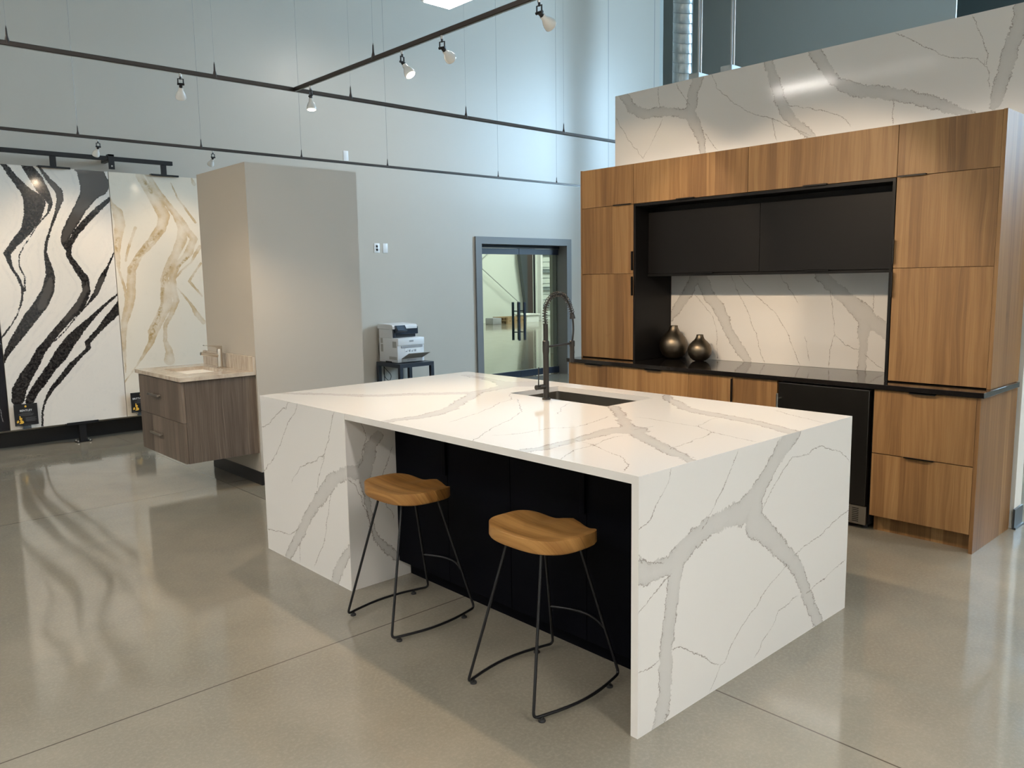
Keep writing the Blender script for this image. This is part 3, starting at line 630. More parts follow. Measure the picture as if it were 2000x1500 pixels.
# ================================================================== LIGHTING FIXTURES
def highbay(x, y, z, label, ln=1.4, wd=0.36, lamp='panel_light', skirt=0):
    t = thing('ceiling_light', label, 'light', (x, y, z), 'linear ceiling lights')
    part('housing', B((x-wd/2-.03,x+wd/2+.03,y-ln/2-.03,y+ln/2+.03,z,z+.07), bevel=.008), M['white_plastic'], t)
    if skirt: part('added_skirt', B((x-wd/2-.03,x-wd/2-.005,y-ln/2,y+ln/2,z-skirt,z),(x+wd/2+.005,x+wd/2+.03,y-ln/2,y+ln/2,z-skirt,z),(x-wd/2-.03,x+wd/2+.03,y-ln/2-.03,y-ln/2,z-skirt,z),(x-wd/2-.03,x+wd/2+.03,y+ln/2,y+ln/2+.03,z-skirt,z)), M['white_plastic'], t)  # skirt added to keep shallow light off the upper walls
    part('diffuser', B((x-wd/2,x+wd/2,y-ln/2,y+ln/2,z-.012,z)), M[lamp], t)
    for s in (-1,1): part('suspension_wire', T([(x,y+s*ln*.35,z+.07),(x,y+s*ln*.35,9.5)], .003, 6), M['wire'], t)
    return t
highbay(3.80, 5.18, 4.63, 'bright rectangular ceiling light cut by the top edge of the photo', lamp='panel_soft')
highbay(-5.5, 5.73, 5.0, 'slim linear ceiling light hanging outside the frame', 1.5, .16)
for (x, y, ln_) in ((-4.4,0.6,2.4),(-4.2,3.9,1.6),(-0.8,-3.2,1.4),(-5.0,-3.6,2.4),(3.8,-3.4,1.4),(8.3,-3.4,1.4),(7.5,-1.0,1.4),(-0.8,-6.4,2.4),(-5.0,-6.6,1.4),(3.8,-6.4,1.4),(-7.8,2.0,2.4),(-7.8,-2.5,2.4)):  # unseen lights, several added to brighten the upright faces
    highbay(x, y, 4.85, 'assumed linear ceiling light outside the frame, placed for fill light', ln_, skirt=(0 if y > 5 else .17), lamp=('panel_soft' if y > 5 else 'panel_light'))
for (x, y) in ((13.0,14.5),(18.5,15.5)):
    highbay(x, y, 7.0, 'high linear light over the warehouse floor', 3.2, 1.4, 'warehouse_light')

ZT = 2.822
def hanger(x, y, tr, cr=.0011):
    bm = bmesh.new(); lathe(bm, [(0,0),(.011,0),(.013,.02),(.006,.05),(.004,.085),(.0,.105)], x, y, ZT-.012, 12)
    h = part('cable_clip', bm, M['track_metal'], tr)
    part('cable', T([(x,y,ZT+.09),(x,y,9.5)], cr, 6), M['wire'], h)

def track(name, label, a, b, hangers):
    t = thing(name, label, 'light track', (a[0], a[1], ZT), 'suspended light tracks')
    d = Vector((b[0]-a[0], b[1]-a[1], 0)).normalized(); n = Vector((-d.y, d.x, 0))*.011
    bm = bmesh.new()
    x0, x1 = sorted((a[0]-abs(n.x), b[0]+abs(n.x))); y0, y1 = sorted((a[1]-abs(n.y), b[1]+abs(n.y)))
    box(bm, x0, x1, y0, y1, ZT-.014, ZT+.012)
    bmesh.ops.bevel(bm, geom=bm.edges[:], offset=.003, segments=1, affect='EDGES')
    part('rail', bm, M['track_metal'], t)
    if abs(d.x) > .5: ins = B((a[0],b[0],a[1]-.004,a[1]+.004,ZT-.0155,ZT-.0135))
    else: ins = B((a[0]-.004,a[0]+.004,a[1],b[1],ZT-.0155,ZT-.0135))
    part('conductor', ins, M['galv'], t)
    for h in hangers: hanger(h[0], h[1], t, .0012 if a[1] > 5 else .0005)
    return t
track('light_track', 'nearer dark track running left to right across the grey wall', (-3.2,3.40), (6.5,3.40), [(-.975,3.4),(.128,3.4),(1.09,3.4),(2.13,3.4),(3.24,3.4)])
track('light_track', 'farther dark track in front of the veined slabs and grey wall', (-3.2,6.03), (9.0,6.03), [(.032,6.03),(1.083,6.03),(2.115,6.03),(3.165,6.03),(4.816,6.03),(5.866,6.03)])
track('light_track', 'dark track crossing above the white island towards the camera', (.66,-2.4), (.66,3.385), [(.66,2.45),(.66,-.2)])

def track_light(x, y, aim, label, lit, power, cone=75, blend=0.5, color=WARM):
    t = thing('track_light', label, 'spotlight', (x, y, ZT-.014), 'bulbs on the light tracks')
    d = (Vector(aim)-Vector((x,y,ZT-.1))).normalized()
    bm = bmesh.new(); lathe(bm, [(0,0),(.008,0),(.008,.018),(0,.018)], x, y, ZT-.032, 10)
    part('adapter', bm, M['steel'], t)
    j = Vector((x,y,ZT-.075))
    s, q = frame_for(d)
    bm = bmesh.new(); tube(bm, [(x,y,ZT-.03),(x,y,ZT-.045)], .006, 8)
    for sg in (-1,1): tube(bm, [Vector((x,y,ZT-.045)), Vector((x,y,ZT-.045))+s*.015*sg, j+s*.015*sg], .004, 8)
    tube(bm, [j-s*.02, j+s*.02], .007, 8); tube(bm, [j, j+d*.022], .010, 10)
    part('yoke', bm, M['black_metal'], t)
    p0 = j+d*.02
    prof = [(.013,0),(.014,.018),(.019,.026),(.026,.040),(.0305,.056),(.0315,.066),(.030,.070)]
    bm = bmesh.new(); tube(bm, [p0+d*h for _, h in prof], [a for a, _ in prof], 20)
    bl = part('bulb', bm, M['bulb_off'], t)
    bm = bmesh.new(); tube(bm, [p0+d*.0695, p0+d*.072], [.0265,.024], 20)
    part('lens', bm, M['lens'], bl)
    ld = bpy.data.lights.new('spot_beam', 'SPOT'); ld.energy = power; ld.spot_size = math.radians(cone); ld.spot_blend = blend
    ld.color = color; ld.shadow_soft_size = .02
    lo = bpy.data.objects.new('spot_beam', ld); COL.objects.link(lo); lo.parent = t
    lo.location = p0+d*.082-wloc(t); lo.rotation_euler = d.to_track_quat('-Z','Y').to_euler()
    return t
track_light(-.085, 3.4, (.35,4.9,.6), 'bulb on the nearer track, left of the track junction', False, SPOT_W*.7, 60, .7)
track_light(-1.9, 3.4, (.6,4.75,1.3), 'unseen bulb added on the nearer track to brighten the partition', False, SPOT_W*1.0, 62, .8)  # unseen bulb, added to lift the left face of the partition
track_light(.185, 6.03, (.0,7.18,1.5), 'left bulb on the farther track, in front of the black-veined slab', False, SPOT_W*.75, 85, .8)
track_light(1.19, 6.03, (1.1,7.18,1.5), 'right bulb on the farther track, just left of the taupe partition', False, SPOT_W*.62, 85, .8)
track_light(-.85, 6.03, (-.9,7.18,1.2), 'bulb outside the frame on the farther track', False, SPOT_W*.5, 80, .8)
track_light(.66, 3.186, (.55,2.9,0), 'glowing bulb beside the junction of the two tracks', True, SPOT_W*.95, 118, .45)
track_light(.66, 2.167, (1.1,.95,.9), 'glowing bulb on the crossing track, second from the junction', True, SPOT_W*2.6, 120, .8)
track_light(.66, 1.811, (3.2,2.6,1.45), 'unlit-looking bulb on the crossing track, turned to the cabinets, third from the junction', False, SPOT_W*2.1, 60, .3)
track_light(.66, 1.098, (3.3,1.15,1.3), 'bulb on the crossing track at the top edge of the photo', False, SPOT_W*1.7, 60, .3)
track_light(.66, .25, (1.4,.5,.9), 'unseen bulb assumed on the crossing track, aimed to brighten the worktop', False, SPOT_W*.9, 118, .8)  # unseen bulb, aimed to brighten the island worktop

# ================================================================== STONE SLAB DISPLAY
rack = thing('slab_rack', 'black steel rack holding the tall veined slabs off the wall', 'display rack', (0.155,7.18,0))
part('top_rail', B((-2.6,1.228,7.165,7.205,2.800,2.842)), M['black_metal'], rack, bevel=.002)
for x in (-.93,.10,1.137):
    part('hanger_bracket', B((x-.026,x+.026,7.172,7.20,2.70,2.80),(x-.14,x+.14,7.155,7.215,2.690,2.700),(x-.14,x+.14,7.148,7.155,2.682,2.700)), M['black_metal'], rack, bevel=.001)
for x in (-1.4,.62):
    wb = part('wall_bracket', B((x-.028,x+.028,7.150,7.163,2.715,2.86),(x-.028,x+.028,7.15,7.22,2.843,2.86),(x-.02,x+.02,7.205,YB,2.80,2.84)), M['black_metal'], rack, bevel=.001)
    bm = bmesh.new(); tube(bm, [(x,7.15,2.745),(x,7.144,2.745)], .008, 8); part('bolt', bm, M['steel'], wb)
for x in (-.93,.155,1.16):
    fp = part('floor_post', B((x-.03,x+.03,7.155,7.205,.008,.185),(x-.145,x+.145,7.14,7.22,.185,.197),(x-.145,x+.145,7.135,7.142,.185,.21),(x-.07,x+.07,7.13,7.23,0,.008)), M['black_metal'], rack, bevel=.001)
    for sx in (-1,1):
        for sy in (-1,1): part('bolt', L([(0,.013),(.008,.013),(.009,0),(0,0)], x+sx*.055, 7.18+sy*.038, .008, 10), M['steel'], fp)
def slab(name, label, x0, x1, mat, data, seed, y=7.18, amp=.003):
    o = stone_sheet(name, '-y', y, x0, x1, .198, 2.69, .02, .008, data, mat, seed, amp=amp)
    return tag(o, label, 'stone slab', 'tall slabs on the display rack')
slab('stone_slab', 'tall white slab with bold black wavy veins on the rack', -.463, .584, M['slab_black'], VEINS['slab1'], 3)
slab('stone_slab', 'tall cream slab with gold wavy veins left of the taupe partition', .590, 1.637, M['slab_gold'], VEINS['slab2'], 4, 7.178)
nb = {'soft': [[(-2.0,2.6,.3),(-1.2,1.0,.7),(-.9,.4,.6)]], 'thin': [[(-.62,2.2),(-.55,1.4),(-.5,.9),(-.56,.7),(-.52,.3)]]}
MB2 = stone('near_black_stone', (0.010,0.010,0.014), (0.014,0.014,0.018), (0.45,0.45,0.47))
slab('stone_slab', 'black slab showing only a sliver at the left edge of the photo', -1.52, -.470, MB2, nb, 5, 7.182)

def name_card(x0, x1, z0, z1, y, title, label):
    t = thing('name_card', label, 'sign', ((x0+x1)/2, y, z0), 'black cards on the slabs')
    part('card', B((x0,x1,y,y+.006,z0,z1)), M['card'], t)
    cx = (x0+x1)/2; w_ = x1-x0; h_ = z1-z0; R = (math.pi/2,0,0)
    text_mesh('title', title, h_*.125, M['print_white'], (cx, y-.001, z0+h_*.655), R, t)
    bm = bmesh.new(); lathe(bm, [(0,0),(.007,0),(.007,.001),(0,.001)], 0, 0, 0, 6)
    part('emblem', PR([(cx-.007,z0+h_*.84),(cx+.007,z0+h_*.84),(cx+.009,z0+h_*.90),(cx,z0+h_*.94),(cx-.009,z0+h_*.90)], 'y', y-.001, y), M['print_gold'], t); bm.free()
    bm = bmesh.new()
    for k, (a, b) in enumerate(((.30,.70),(.18,.82),(.22,.78))): box(bm, x0+w_*a, x0+w_*b, y-.001, y, z0+h_*(.57-.055*k), z0+h_*(.585-.055*k))
    for k in range(4): box(bm, x0+w_*.46, x0+w_*(.92-.05*(k%2)), y-.001, y, z0+h_*(.34-.05*k), z0+h_*(.355-.05*k))
    box(bm, x0+w_*.06, x0+w_*.24, y-.001, y, z0+h_*.05, z0+h_*.065)
    part('small_print', bm, M['print_grey'], t)
    ou = [(.20,.46),(.26,.44),(.25,.38),(.31,.36),(.32,.30),(.28,.26),(.35,.22),(.38,.14),(.32,.09),(.20,.09),(.18,.13),(.25,.15),(.21,.20),(.24,.26),(.19,.31),(.21,.38)]
    o2 = [(.08,.22),(.14,.27),(.18,.22),(.16,.15),(.08,.13)]
    bm = bmesh.new()
    for q in (ou, o2): prism(bm, [(x0+w_*a, z0+h_*b) for a, b in q], 'y', y-.001, y)
    part('map_print', bm, M['print_gold'], t)
    part('card_stand', B((cx-.035,cx+.035,y+.006,y+.016,z0-.03,z0+h_*.6),(cx-.035,cx+.035,y-.004,y+.04,z0-.035,z0-.028)), M['base_slate'], t)
name_card(-.431, -.233, .238, .445, 7.135, 'BENTLEY', 'black card with gold map print at the foot of the black-veined slab')
name_card(.622, .820, .238, .445, 7.135, 'BRITTANICCA', 'black card half hidden behind the vanity, on the gold-veined slab')

# ================================================================== VANITY ON THE PARTITION
van = thing('vanity_cabinet', 'floating grey-brown wood vanity with two drawers on the taupe partition', 'vanity', (.36,4.65,.255))
part('carcass', B((.104,.644,4.20,5.118,.255,.70),(.104,.644,4.20,4.40,.70,.858),(.104,.644,4.96,5.118,.70,.858),(.104,.19,4.40,4.96,.70,.858),(.56,.644,4.40,4.96,.70,.858)), M['grey_oak'], van)
for (z0, z1) in ((.257,.553),(.557,.852)):
    dr = part('drawer', B((.084,.103,4.203,5.115,z0,z1)), M['grey_oak'], van, bevel=.0008)
    zc = z1-.13
    part('handle', B((.048,.062,4.62,4.84,zc-.008,zc+.008),(.05,.084,4.645,4.657,zc-.006,zc+.006),(.05,.084,4.803,4.815,zc-.006,zc+.006)), M['nickel'], dr, bevel=.001)
vt = thing('sink_counter', 'beige stone counter with white sink on the floating vanity', 'vanity top', (.35,4.66,.86))
def ring_slab(x0,x1,y0,y1,z0,z1,h):
    return B((x0,h[0],y0,y1,z0,z1),(h[1],x1,y0,y1,z0,z1),(h[0],h[1],y0,h[2],z0,z1),(h[0],h[1],h[3],y1,z0,z1))
part('countertop', ring_slab(.066,.644,4.184,5.14,.862,.890,(.215,.53,4.43,4.93)), M['travertine'], vt)
part('backsplash', B((.622,.644,4.184,5.14,.890,1.003)), M['travertine'], vt, bevel=.001)
bm = bmesh.new()
box(bm, .20,.215,4.415,4.945,.74,.862); box(bm,.53,.545,4.415,4.945,.74,.862); box(bm,.215,.53,4.415,4.43,.74,.862); box(bm,.215,.53,4.93,4.945,.74,.862); box(bm,.2,.545,4.415,4.945,.72,.74)
part('sink', bm, M['porcelain'], vt)
vf = thing('vanity_faucet', 'single-lever brushed nickel faucet on the beige vanity top', 'faucet', (.575,4.68,.89))
part('body', L([(0,0),(.026,0),(.027,.006),(.022,.010),(.021,.14),(.019,.150),(0,.150)], .575,4.68,.89,20), M['nickel'], vf)
part('spout', T(fillet([(.575,4.68,.985),(.48,4.68,1.005),(.425,4.68,1.012)], .03), [.015]*8+[.015], 14) if False else T([(.575,4.68,.985),(.50,4.68,1.000),(.425,4.68,1.014)], [.016,.014,.014], 14), M['nickel'], vf)
part('lever', PR([(.595,1.040),(.595,1.066),(.545,1.070),(.45,1.080),(.45,1.074),(.545,1.055),(.560,1.040)], 'y', 4.668, 4.692), M['nickel'], vf, bevel=.001)

# ================================================================== WALL PLATES
def plate(x0, x1, z0, z1, label, sockets=0):
    t = thing('wall_plate', label, 'wall plate', ((x0+x1)/2, YB, z0), 'plates on the grey wall')
    pl = part('cover', B((x0,x1,YB-.006,YB,z0,z1), bevel=.002), M['white_plastic'], t)
    if sockets:
        xc = (x0+x1)/2
        for k in (.32,.68):
            zc = z0+(z1-z0)*k
            so = part('socket', L([(0,0),(.017,0),(.017,.003),(0,.003)], xc, YB-.006, zc, 16, 'y'), M['white_plastic'], t)
            part('slot', B((xc-.008,xc-.006,YB-.0098,YB-.0088,zc-.004,zc+.006),(xc+.006,xc+.008,YB-.0098,YB-.0088,zc-.004,zc+.006)), M['void'], so)
plate(3.849,3.937,1.932,2.054, 'white double socket plate, left of two plates above the printer', 1)
plate(3.985,4.062,1.930,2.054, 'blank white plate beside the double socket above the printer')
plate(3.445,3.518,3.074,3.197, 'blank white plate high on the wall above the taupe partition')

# ================================================================== PRINTER AND TABLE
TB = thing('side_table', 'small square black side table under the printer', 'table', (4.06,7.09,0))
part('table_top', B((3.787,4.330,6.825,7.368,.45,.5)), M['table_black'], TB, bevel=.001)
for x in (3.787,4.282):
    for y in (6.825,7.320): part('leg', B((x,x+.048,y,y+.048,0,.45)), M['table_black'], TB, bevel=.001)
pr = thing('printer', 'white and dark blue office printer on the small black table', 'printer', (4.05,7.1,.5))
X0, X1, Y0, Y1 = 3.838, 4.262, 6.93, 7.365
part('body', B((X0,X1,Y0+.012,Y1,.506,.822), bevel=.008), M['white_plastic'], pr)
fp = part('front_panel', B((X0+.004,X1-.004,Y0,Y0+.012,.730,.822), bevel=.003), M['white_plastic'], pr)
part('badge', B((4.02,4.085,Y0-.002,Y0,.772,.792), bevel=.0009), M['grey_plastic'], fp)
part('feed_slot', B((3.895,4.232,Y0+.004,Y0+.0125,.695,.722)), M['grey_plastic'], pr)
part('drawer', B((3.90,4.225,Y0+.004,Y0+.014,.512,.556)), M['vent_plastic'], pr, bevel=.002)
part('drawer_grip', B((3.985,4.12,Y0,Y0+.006,.526,.540)), M['grey_plastic'], pr)
part('label_strip', B((3.955,4.205,Y0+.009,Y0+.0135,.632,.690)), M['print_white'], pr)
bm = bmesh.new()
for k in range(4): box(bm, 3.965+k*.045, 3.985+k*.045, Y0+.008, Y0+.009, .64, .655+.012*(k%2)); box(bm, 3.988+k*.045, 3.994+k*.045, Y0+.008, Y0+.009, .64, .670)
part('instruction_print', bm, M['grey_plastic'], pr)
part('open_tray', PR([(Y0+.004,.556),(Y0+.004,.562),(Y0-.168,.640),(Y0-.172,.634)], 'x', 3.895, 4.23), M['vent_plastic'], pr)
for (ya, yb, za, zb) in ((7.276,7.320,.751,.823),(7.271,7.319,.639,.738),(6.961,7.049,.700,.781),(6.959,7.132,.544,.583)):
    bm = B((X0-.002,X0+.002,ya,yb,za,min(zb,.815)))
    for q in np.arange(za+.008, min(zb,.815)-.004, .012): box(bm, X0-.0035, X0-.002, ya+.004, yb-.004, q, q+.004)
    part('side_vent', bm, M['vent_plastic'], pr)
part('rear_housing', B((X0+.004,X1-.012,7.10,Y1,.822,.935)), M['white_plastic'], pr, bevel=.004)
part('scanner_lid', PR([(7.03,.938),(7.03,.975),(7.045,.992),(7.10,1.000),(7.36,1.004),(7.385,.990),(7.385,.938)], 'x', X0-.004, X1-.04), M['white_plastic'], pr, bevel=.004)
part('side_frame', PR([(7.055,.822),(7.055,.965),(7.075,.985),(7.12,.985),(7.12,.822)], 'x', X0, X0+.012), M['white_plastic'], pr, bevel=.002)
part('scanner_front', B((X0+.012,X1-.006,7.055,7.10,.862,.960)), M['navy_plastic'], pr, bevel=.006)
part('side_bezel', B((X0+.010,X0+.05,7.04,7.10,.826,.965)), M['navy_plastic'], pr, bevel=.006)
part('output_bay', B((X0+.05,X1-.03,7.085,7.10,.824,.865)), M['void'], pr)
scp = part('control_panel', PR([(7.00,.895),(6.975,.915),(7.03,.985),(7.06,.985),(7.06,.895)], 'x', X0+.03, X0+.19), M['navy_plastic'], pr, bevel=.003)
part('screen', PR([(6.977,.924),(6.975,.924),(7.020,.980),(7.022,.980)], 'x', X0+.045, X0+.155), M['screen'], scp)
part('foot_recess', B((X0-.001,X0+.03,7.08,7.22,.500,.520)), M['void'], pr)
pc = bmesh.new()
tube(pc, fillet([(3.86,7.385,.78),(3.852,7.40,.66),(3.87,7.40,.50),(3.90,7.36,.42),(4.0,7.33,.30),(3.96,7.33,.22),(3.88,7.34,.30),(3.90,7.36,.44)], .06), .004, 8)
tube(pc, fillet([(3.905,7.37,.44),(3.91,7.37,.25),(3.905,7.37,.02),(3.8,7.385,.012)], .05), .005, 8)
tag(part('power_cord', pc, M['rubber']), 'looping black power cord behind and under the printer table', 'cord')

# ================================================================== KITCHEN ISLAND
isl = thing('island_worktop', 'white veined waterfall worktop and end panels of the kitchen island', 'countertop', (.775,1.375,0))
HI = .914; HOLE = (1.020,1.414,1.010,1.731)
stone_sheet('countertop', '+z', HI, .0015, 1.5495, .0015, 2.7525, .030, .008, VEINS['top'], M['quartz'], 11, HOLE, isl)
stone_sheet('waterfall_panel', '-y', 0.0, 0, 1.55, 0, HI-.0004, .030, .005, VEINS['end'], M['quartz'], 12, None, isl)
stone_sheet('pier_front', '-x', 0.0, 1.8265, 2.752, 0, HI-.0004, .030, .006, VEINS['front'], M['quartz'], 13, None, isl)
stone_sheet('pier_side', '-y', 1.825, 0.0008, .42, 0, HI-.031, .030, .006, VEINS['inner'], M['quartz'], 14, None, isl)
part('far_panel', B((.030,1.549,2.722,2.7515,0,HI-.030)), M['quartz'], isl)
def island_cab(y0, y1, doors, label, pulls):
    t = thing('base_cabinet', label, 'cabinet', (.9,(y0+y1)/2,0), 'black cabinets under the island')
    part('carcass', B((.312,1.53,y0,y1,.09,.70),(.312,1.0,y0,y1,.70,HI-.032)), M['navy_panel'], t)
    part('toe_kick', B((.365,1.47,y0,y1,0,.09)), M['navy_panel'], t)
    for i in range(len(doors)-1):
        d = part('door', B((.292,.311,doors[i]+.0015,doors[i+1]-.0015,.09,HI-.036)), M['navy_panel'], t, bevel=.0007)
        for py in pulls:
            if doors[i] < py < doors[i+1]: part('edge_pull', B((.278,.292,py-.013,py+.013,.625,.79)), M['navy_panel'], d, bevel=.001)
island_cab(.9425,1.823,(.9425,1.389,1.823), 'black base cabinet under the island behind the farther stool', (1.402,))
island_cab(.032,.9415,(.032,.492,.9415), 'black base cabinet under the island behind the nearer stool', (.505,))
island_cab(1.857,2.72,(1.857,2.72), 'black base cabinet enclosed by the white pier of the island', ())
# sink
sk = thing('kitchen_sink', 'undermount steel sink in the white island', 'sink', (1.217,1.37,.69))
a0, a1, b0, b1 = 1.014, 1.420, 1.004, 1.737
bm = bmesh.new()
for q in ((a0-.002,a0,b0,b1,.705,.884),(a1,a1+.002,b0,b1,.705,.884),(a0,a1,b0-.002,b0,.705,.884),(a0,a1,b1,b1+.002,.705,.884),(a0-.002,a1+.002,b0-.002,b1+.002,.7,.705)): box(bm,*q)
for (x, y) in ((a0,b0),(a1,b0),(a0,b1),(a1,b1)):
    sx = 1 if x == a0 else -1; sy = 1 if y == b0 else -1; R_ = .022; pts = [(x,y)]
    for k in range(7):
        an = math.pi/2*k/6; pts.append((x+sx*R_*(1-math.sin(an)), y+sy*R_*(1-math.cos(an))))
    prism(bm, pts, 'z', .705, .884)
part('basin', bm, M['sinksteel'], sk)
part('drain', L([(0,0),(.04,0),(.045,.003),(0,.004)], 1.3, 1.37, .705, 24), M['steel'], sk)

# spring faucet
FX, FY = .988, 1.405
kf = thing('kitchen_faucet', 'tall dark spring-neck faucet standing by the island sink', 'faucet', (FX,FY,HI))
part('base_flange', L([(0,0),(.023,0),(.024,.004),(.020,.009),(0,.009)], FX,FY,HI,28), M['gunmetal'], kf)
part('body', L([(.0155,.006),(.0155,.24),(.0175,.255),(.0180,.262),(.0180,.312),(.0130,.318),(.0130,.405),(0,.407)], FX,FY,HI,28), M['gunmetal'], kf)
arc = [(FX,1.318),(FX-.004,1.345),(FX-.004,1.375),(FX+.004,1.408),(FX+.022,1.440),(FX+.050,1.463),(FX+.085,1.474),(FX+.118,1.472),(FX+.150,1.456),(FX+.176,1.428),(FX+.192,1.398),(FX+.206,1.365)]
def catmull(P, m=12):
    P = [Vector(p) for p in P]; out = []
    for i in range(len(P)-1):
        p0 = P[max(i-1,0)]; p1 = P[i]; p2 = P[i+1]; p3 = P[min(i+2,len(P)-1)]
        for k in range(m):
            t = k/m; out.append(.5*((2*p1)+(p2-p0)*t+(2*p0-5*p1+4*p2-p3)*t*t+(3*p1-p0-3*p2+p3)*t**3))
    out.append(P[-1]); return out
cl = catmull([(x,FY,z) for x, z in arc])
part('hose', T(cl, .0050, 12), M['gunmetal'], kf)
ln = [0]
for a, b in zip(cl[:-1], cl[1:]): ln.append(ln[-1]+(b-a).length)
turns = 28; hel = []; steps = turns*14
for k in range(steps+1):
    s_ = ln[-1]*k/steps; i = min(max(np.searchsorted(ln, s_)-1, 0), len(cl)-2)
    tt = (s_-ln[i])/max(1e-9, ln[i+1]-ln[i]); p_ = cl[i].lerp(cl[i+1], tt); td = (cl[i+1]-cl[i]).normalized()
    n1 = Vector((0,1,0)); n2 = td.cross(n1).normalized(); an = 2*math.pi*turns*k/steps
    hel.append(p_+(n1*math.cos(an)+n2*math.sin(an))*.0130)
part('spring', T(hel, .0021, 6), M['gunmetal'], kf)
HX = FX+.207
part('hose_coupling', T([(HX-.004,FY,1.372),(HX,FY,1.355),(HX+.002,FY,1.338)], [.010,.013,.0165], 18), M['gunmetal'], kf)
part('lower_hose', T(catmull([(HX+.003,FY,1.345),(HX+.008,FY,1.30),(HX+.007,FY,1.26),(HX-.002,FY,1.205)],8), .0055, 12), M['gunmetal'], kf)
part('support_arm', T([(FX,FY,1.196),(HX-.004,FY,1.203)], [.006,.006], 12), M['gunmetal'], kf)
sh = part('spray_head', L([(0,0),(.0125,0),(.0130,.004),(.0130,.085),(.0155,.09),(.0155,.116),(.012,.120),(0,.120)], HX-.003,FY,1.098,24), M['gunmetal'], kf)
part('button', B((HX+.009,HX+.013,FY-.004,FY+.004,1.145,1.160)), M['black_metal'], sh)
part('valve', L([(0,0),(.0135,0),(.0135,.022),(.0125,.024),(.0135,.026),(.0135,.062),(0,.064)], FX-.075,FY,.985,22,'x'), M['gunmetal'], kf)
part('lever', T([(FX-.058,FY,.99),(FX-.055,FY,1.092)], [.0035,.0030], 10), M['gunmetal'], kf)

# ================================================================== STOOLS
def seat_mesh():
    bm = bmesh.new(); na, nr = 72, 12; rings = []
    A_, B_ = .158, .205
    def outline(t):
        c, s = math.cos(t), math.sin(t); e = 2/3.0
        x = A_*math.copysign(abs(c)**e, c); y = B_*math.copysign(abs(s)**e, s)
        if x > 0: x += .012*math.cos(math.pi*y/(B_))*(x/A_) + .004*(abs(y)/B_)**3*(x/A_)
        return x, y
    def top(x, y):
        yy = abs(y)/B_
        z = .620 + .020*yy**2.2 + .012*max(0,-x/A_)**2
        z -= .010*math.exp(-((yy-.45)/.28)**2)*max(0,(x/A_+.3))
        z += .006*math.exp(-(yy/.2)**2)*max(0,x/A_)
        return z
    c = bm.verts.new((0,0,top(0,0))); prev = None
    for k in range(1, nr+1):
        q = k/nr; ring = []
        for j in range(na):
            x, y = outline(2*math.pi*j/na); edge = .004*max(0,(q-.92)/.08)**2
            ring.append(bm.verts.new((x*q, y*q, top(x*q,y*q)-edge)))
        for j in range(na):
            if prev is None: fc = bm.faces.new((c, ring[j], ring[(j+1)%na]))
            else: fc = bm.faces.new((prev[j], ring[j], ring[(j+1)%na], prev[(j+1)%na]))
            fc.smooth = True
        prev = ring
    for (sc, z) in ((1.006,-.004),(1.010,-.036),(.988,-.043),(.93,-.045)):
        ring = []
        for j in range(na):
            x, y = outline(2*math.pi*j/na)
            zt = top(x,y)*.35+.62*.65
            ring.append(bm.verts.new((x*sc, y*sc, (top(x,y) if z == -.004 else zt)+z)))
        for j in range(na):
            fc = bm.faces.new((prev[j], ring[j], ring[(j+1)%na], prev[(j+1)%na])); fc.smooth = True
        prev = ring
    bm.faces.new(prev)
    return bm
def make_stool(label):
    t = thing('bar_stool', label, 'stool', (0,0,0), 'stools at the island')
    part('seat', seat_mesh(), M['seat_wood'], t, local=True, angle=50)
    zf = .020
    for s in (1,-1):
        path = [(-.095,s*.09,.578),(-.234,s*.18,zf)]
        curve = [(-.234+.467*k/10, s*(.18+.038*math.sin(math.pi*k/10)), zf) for k in range(11)]
        pts = [Vector(path[0])]
        low = fillet([path[0], curve[0], curve[1]], .022, 6)
        end = fillet([curve[-2], curve[-1], (.095,s*.09,.578)], .022, 6)
        rail = low[:-1]+[Vector(c_) for c_ in curve[1:-1]]+end[1:]
        part('leg_frame', T(rail, .0058, 12), M['black_metal'], t, local=True)
        for x in (-.200,.155):
            y = s*(.18+.038*math.sin(math.pi*(x+.234)/.467))
            part('foot_pad', L([(0,0),(.013,0),(.0135,.004),(.012,.008),(.006,.009),(.006,.018),(0,.018)], x, y, 0, 16), M['rubber'], t, local=True)
    q = (.21-.02)/.558; xr = .233-(.233-.095)*q; yr = .18-.09*q
    part('footrest', T([(xr+.050*math.sin(math.pi*k/12), -yr+2*yr*k/12, .21) for k in range(13)], .0055, 12), M['black_metal'], t, local=True)
    part('mounting_plate', B((-.10,.10,-.095,.095,.574,.580)), M['black_metal'], t, local=True)
    return t
st = make_stool('wooden-seated black wire stool, the farther of the two, beside the white pier')
st.location = (.05,1.378,0)
s2_ = dup(st, (.046,.494,0), 'wooden-seated black wire stool, the nearer of the two, beside the waterfall end')
# ================================================================== CABINET WALL
XU, XL, XB = 2.890, 2.745, 3.388
def hpull(y0, y1, z, xf, par, up=False):
    part('edge_pull', B((xf-.022,xf,y0,y1,z-.0015,z+.0015),(xf-.022,xf-.019,y0,y1,z-(.006 if not up else .0015),z+(.0015 if not up else .006))), M['black_metal'], par)
def vpull(y, z0, z1, xf, par):
    part('edge_pull', B((xf-.024,xf,y-.0015,y+.0015,z0,z1),(xf-.024,xf-.021,y-.006,y+.0015,z0,z1)), M['black_metal'], par)
G = .0015
def door(t, y0, y1, z0, z1, xf, mat, name='door'):
    return part(name, B((xf,xf+.019,y0+G,y1-G,z0+G,z1-G)), M[mat], t, bevel=.0006)

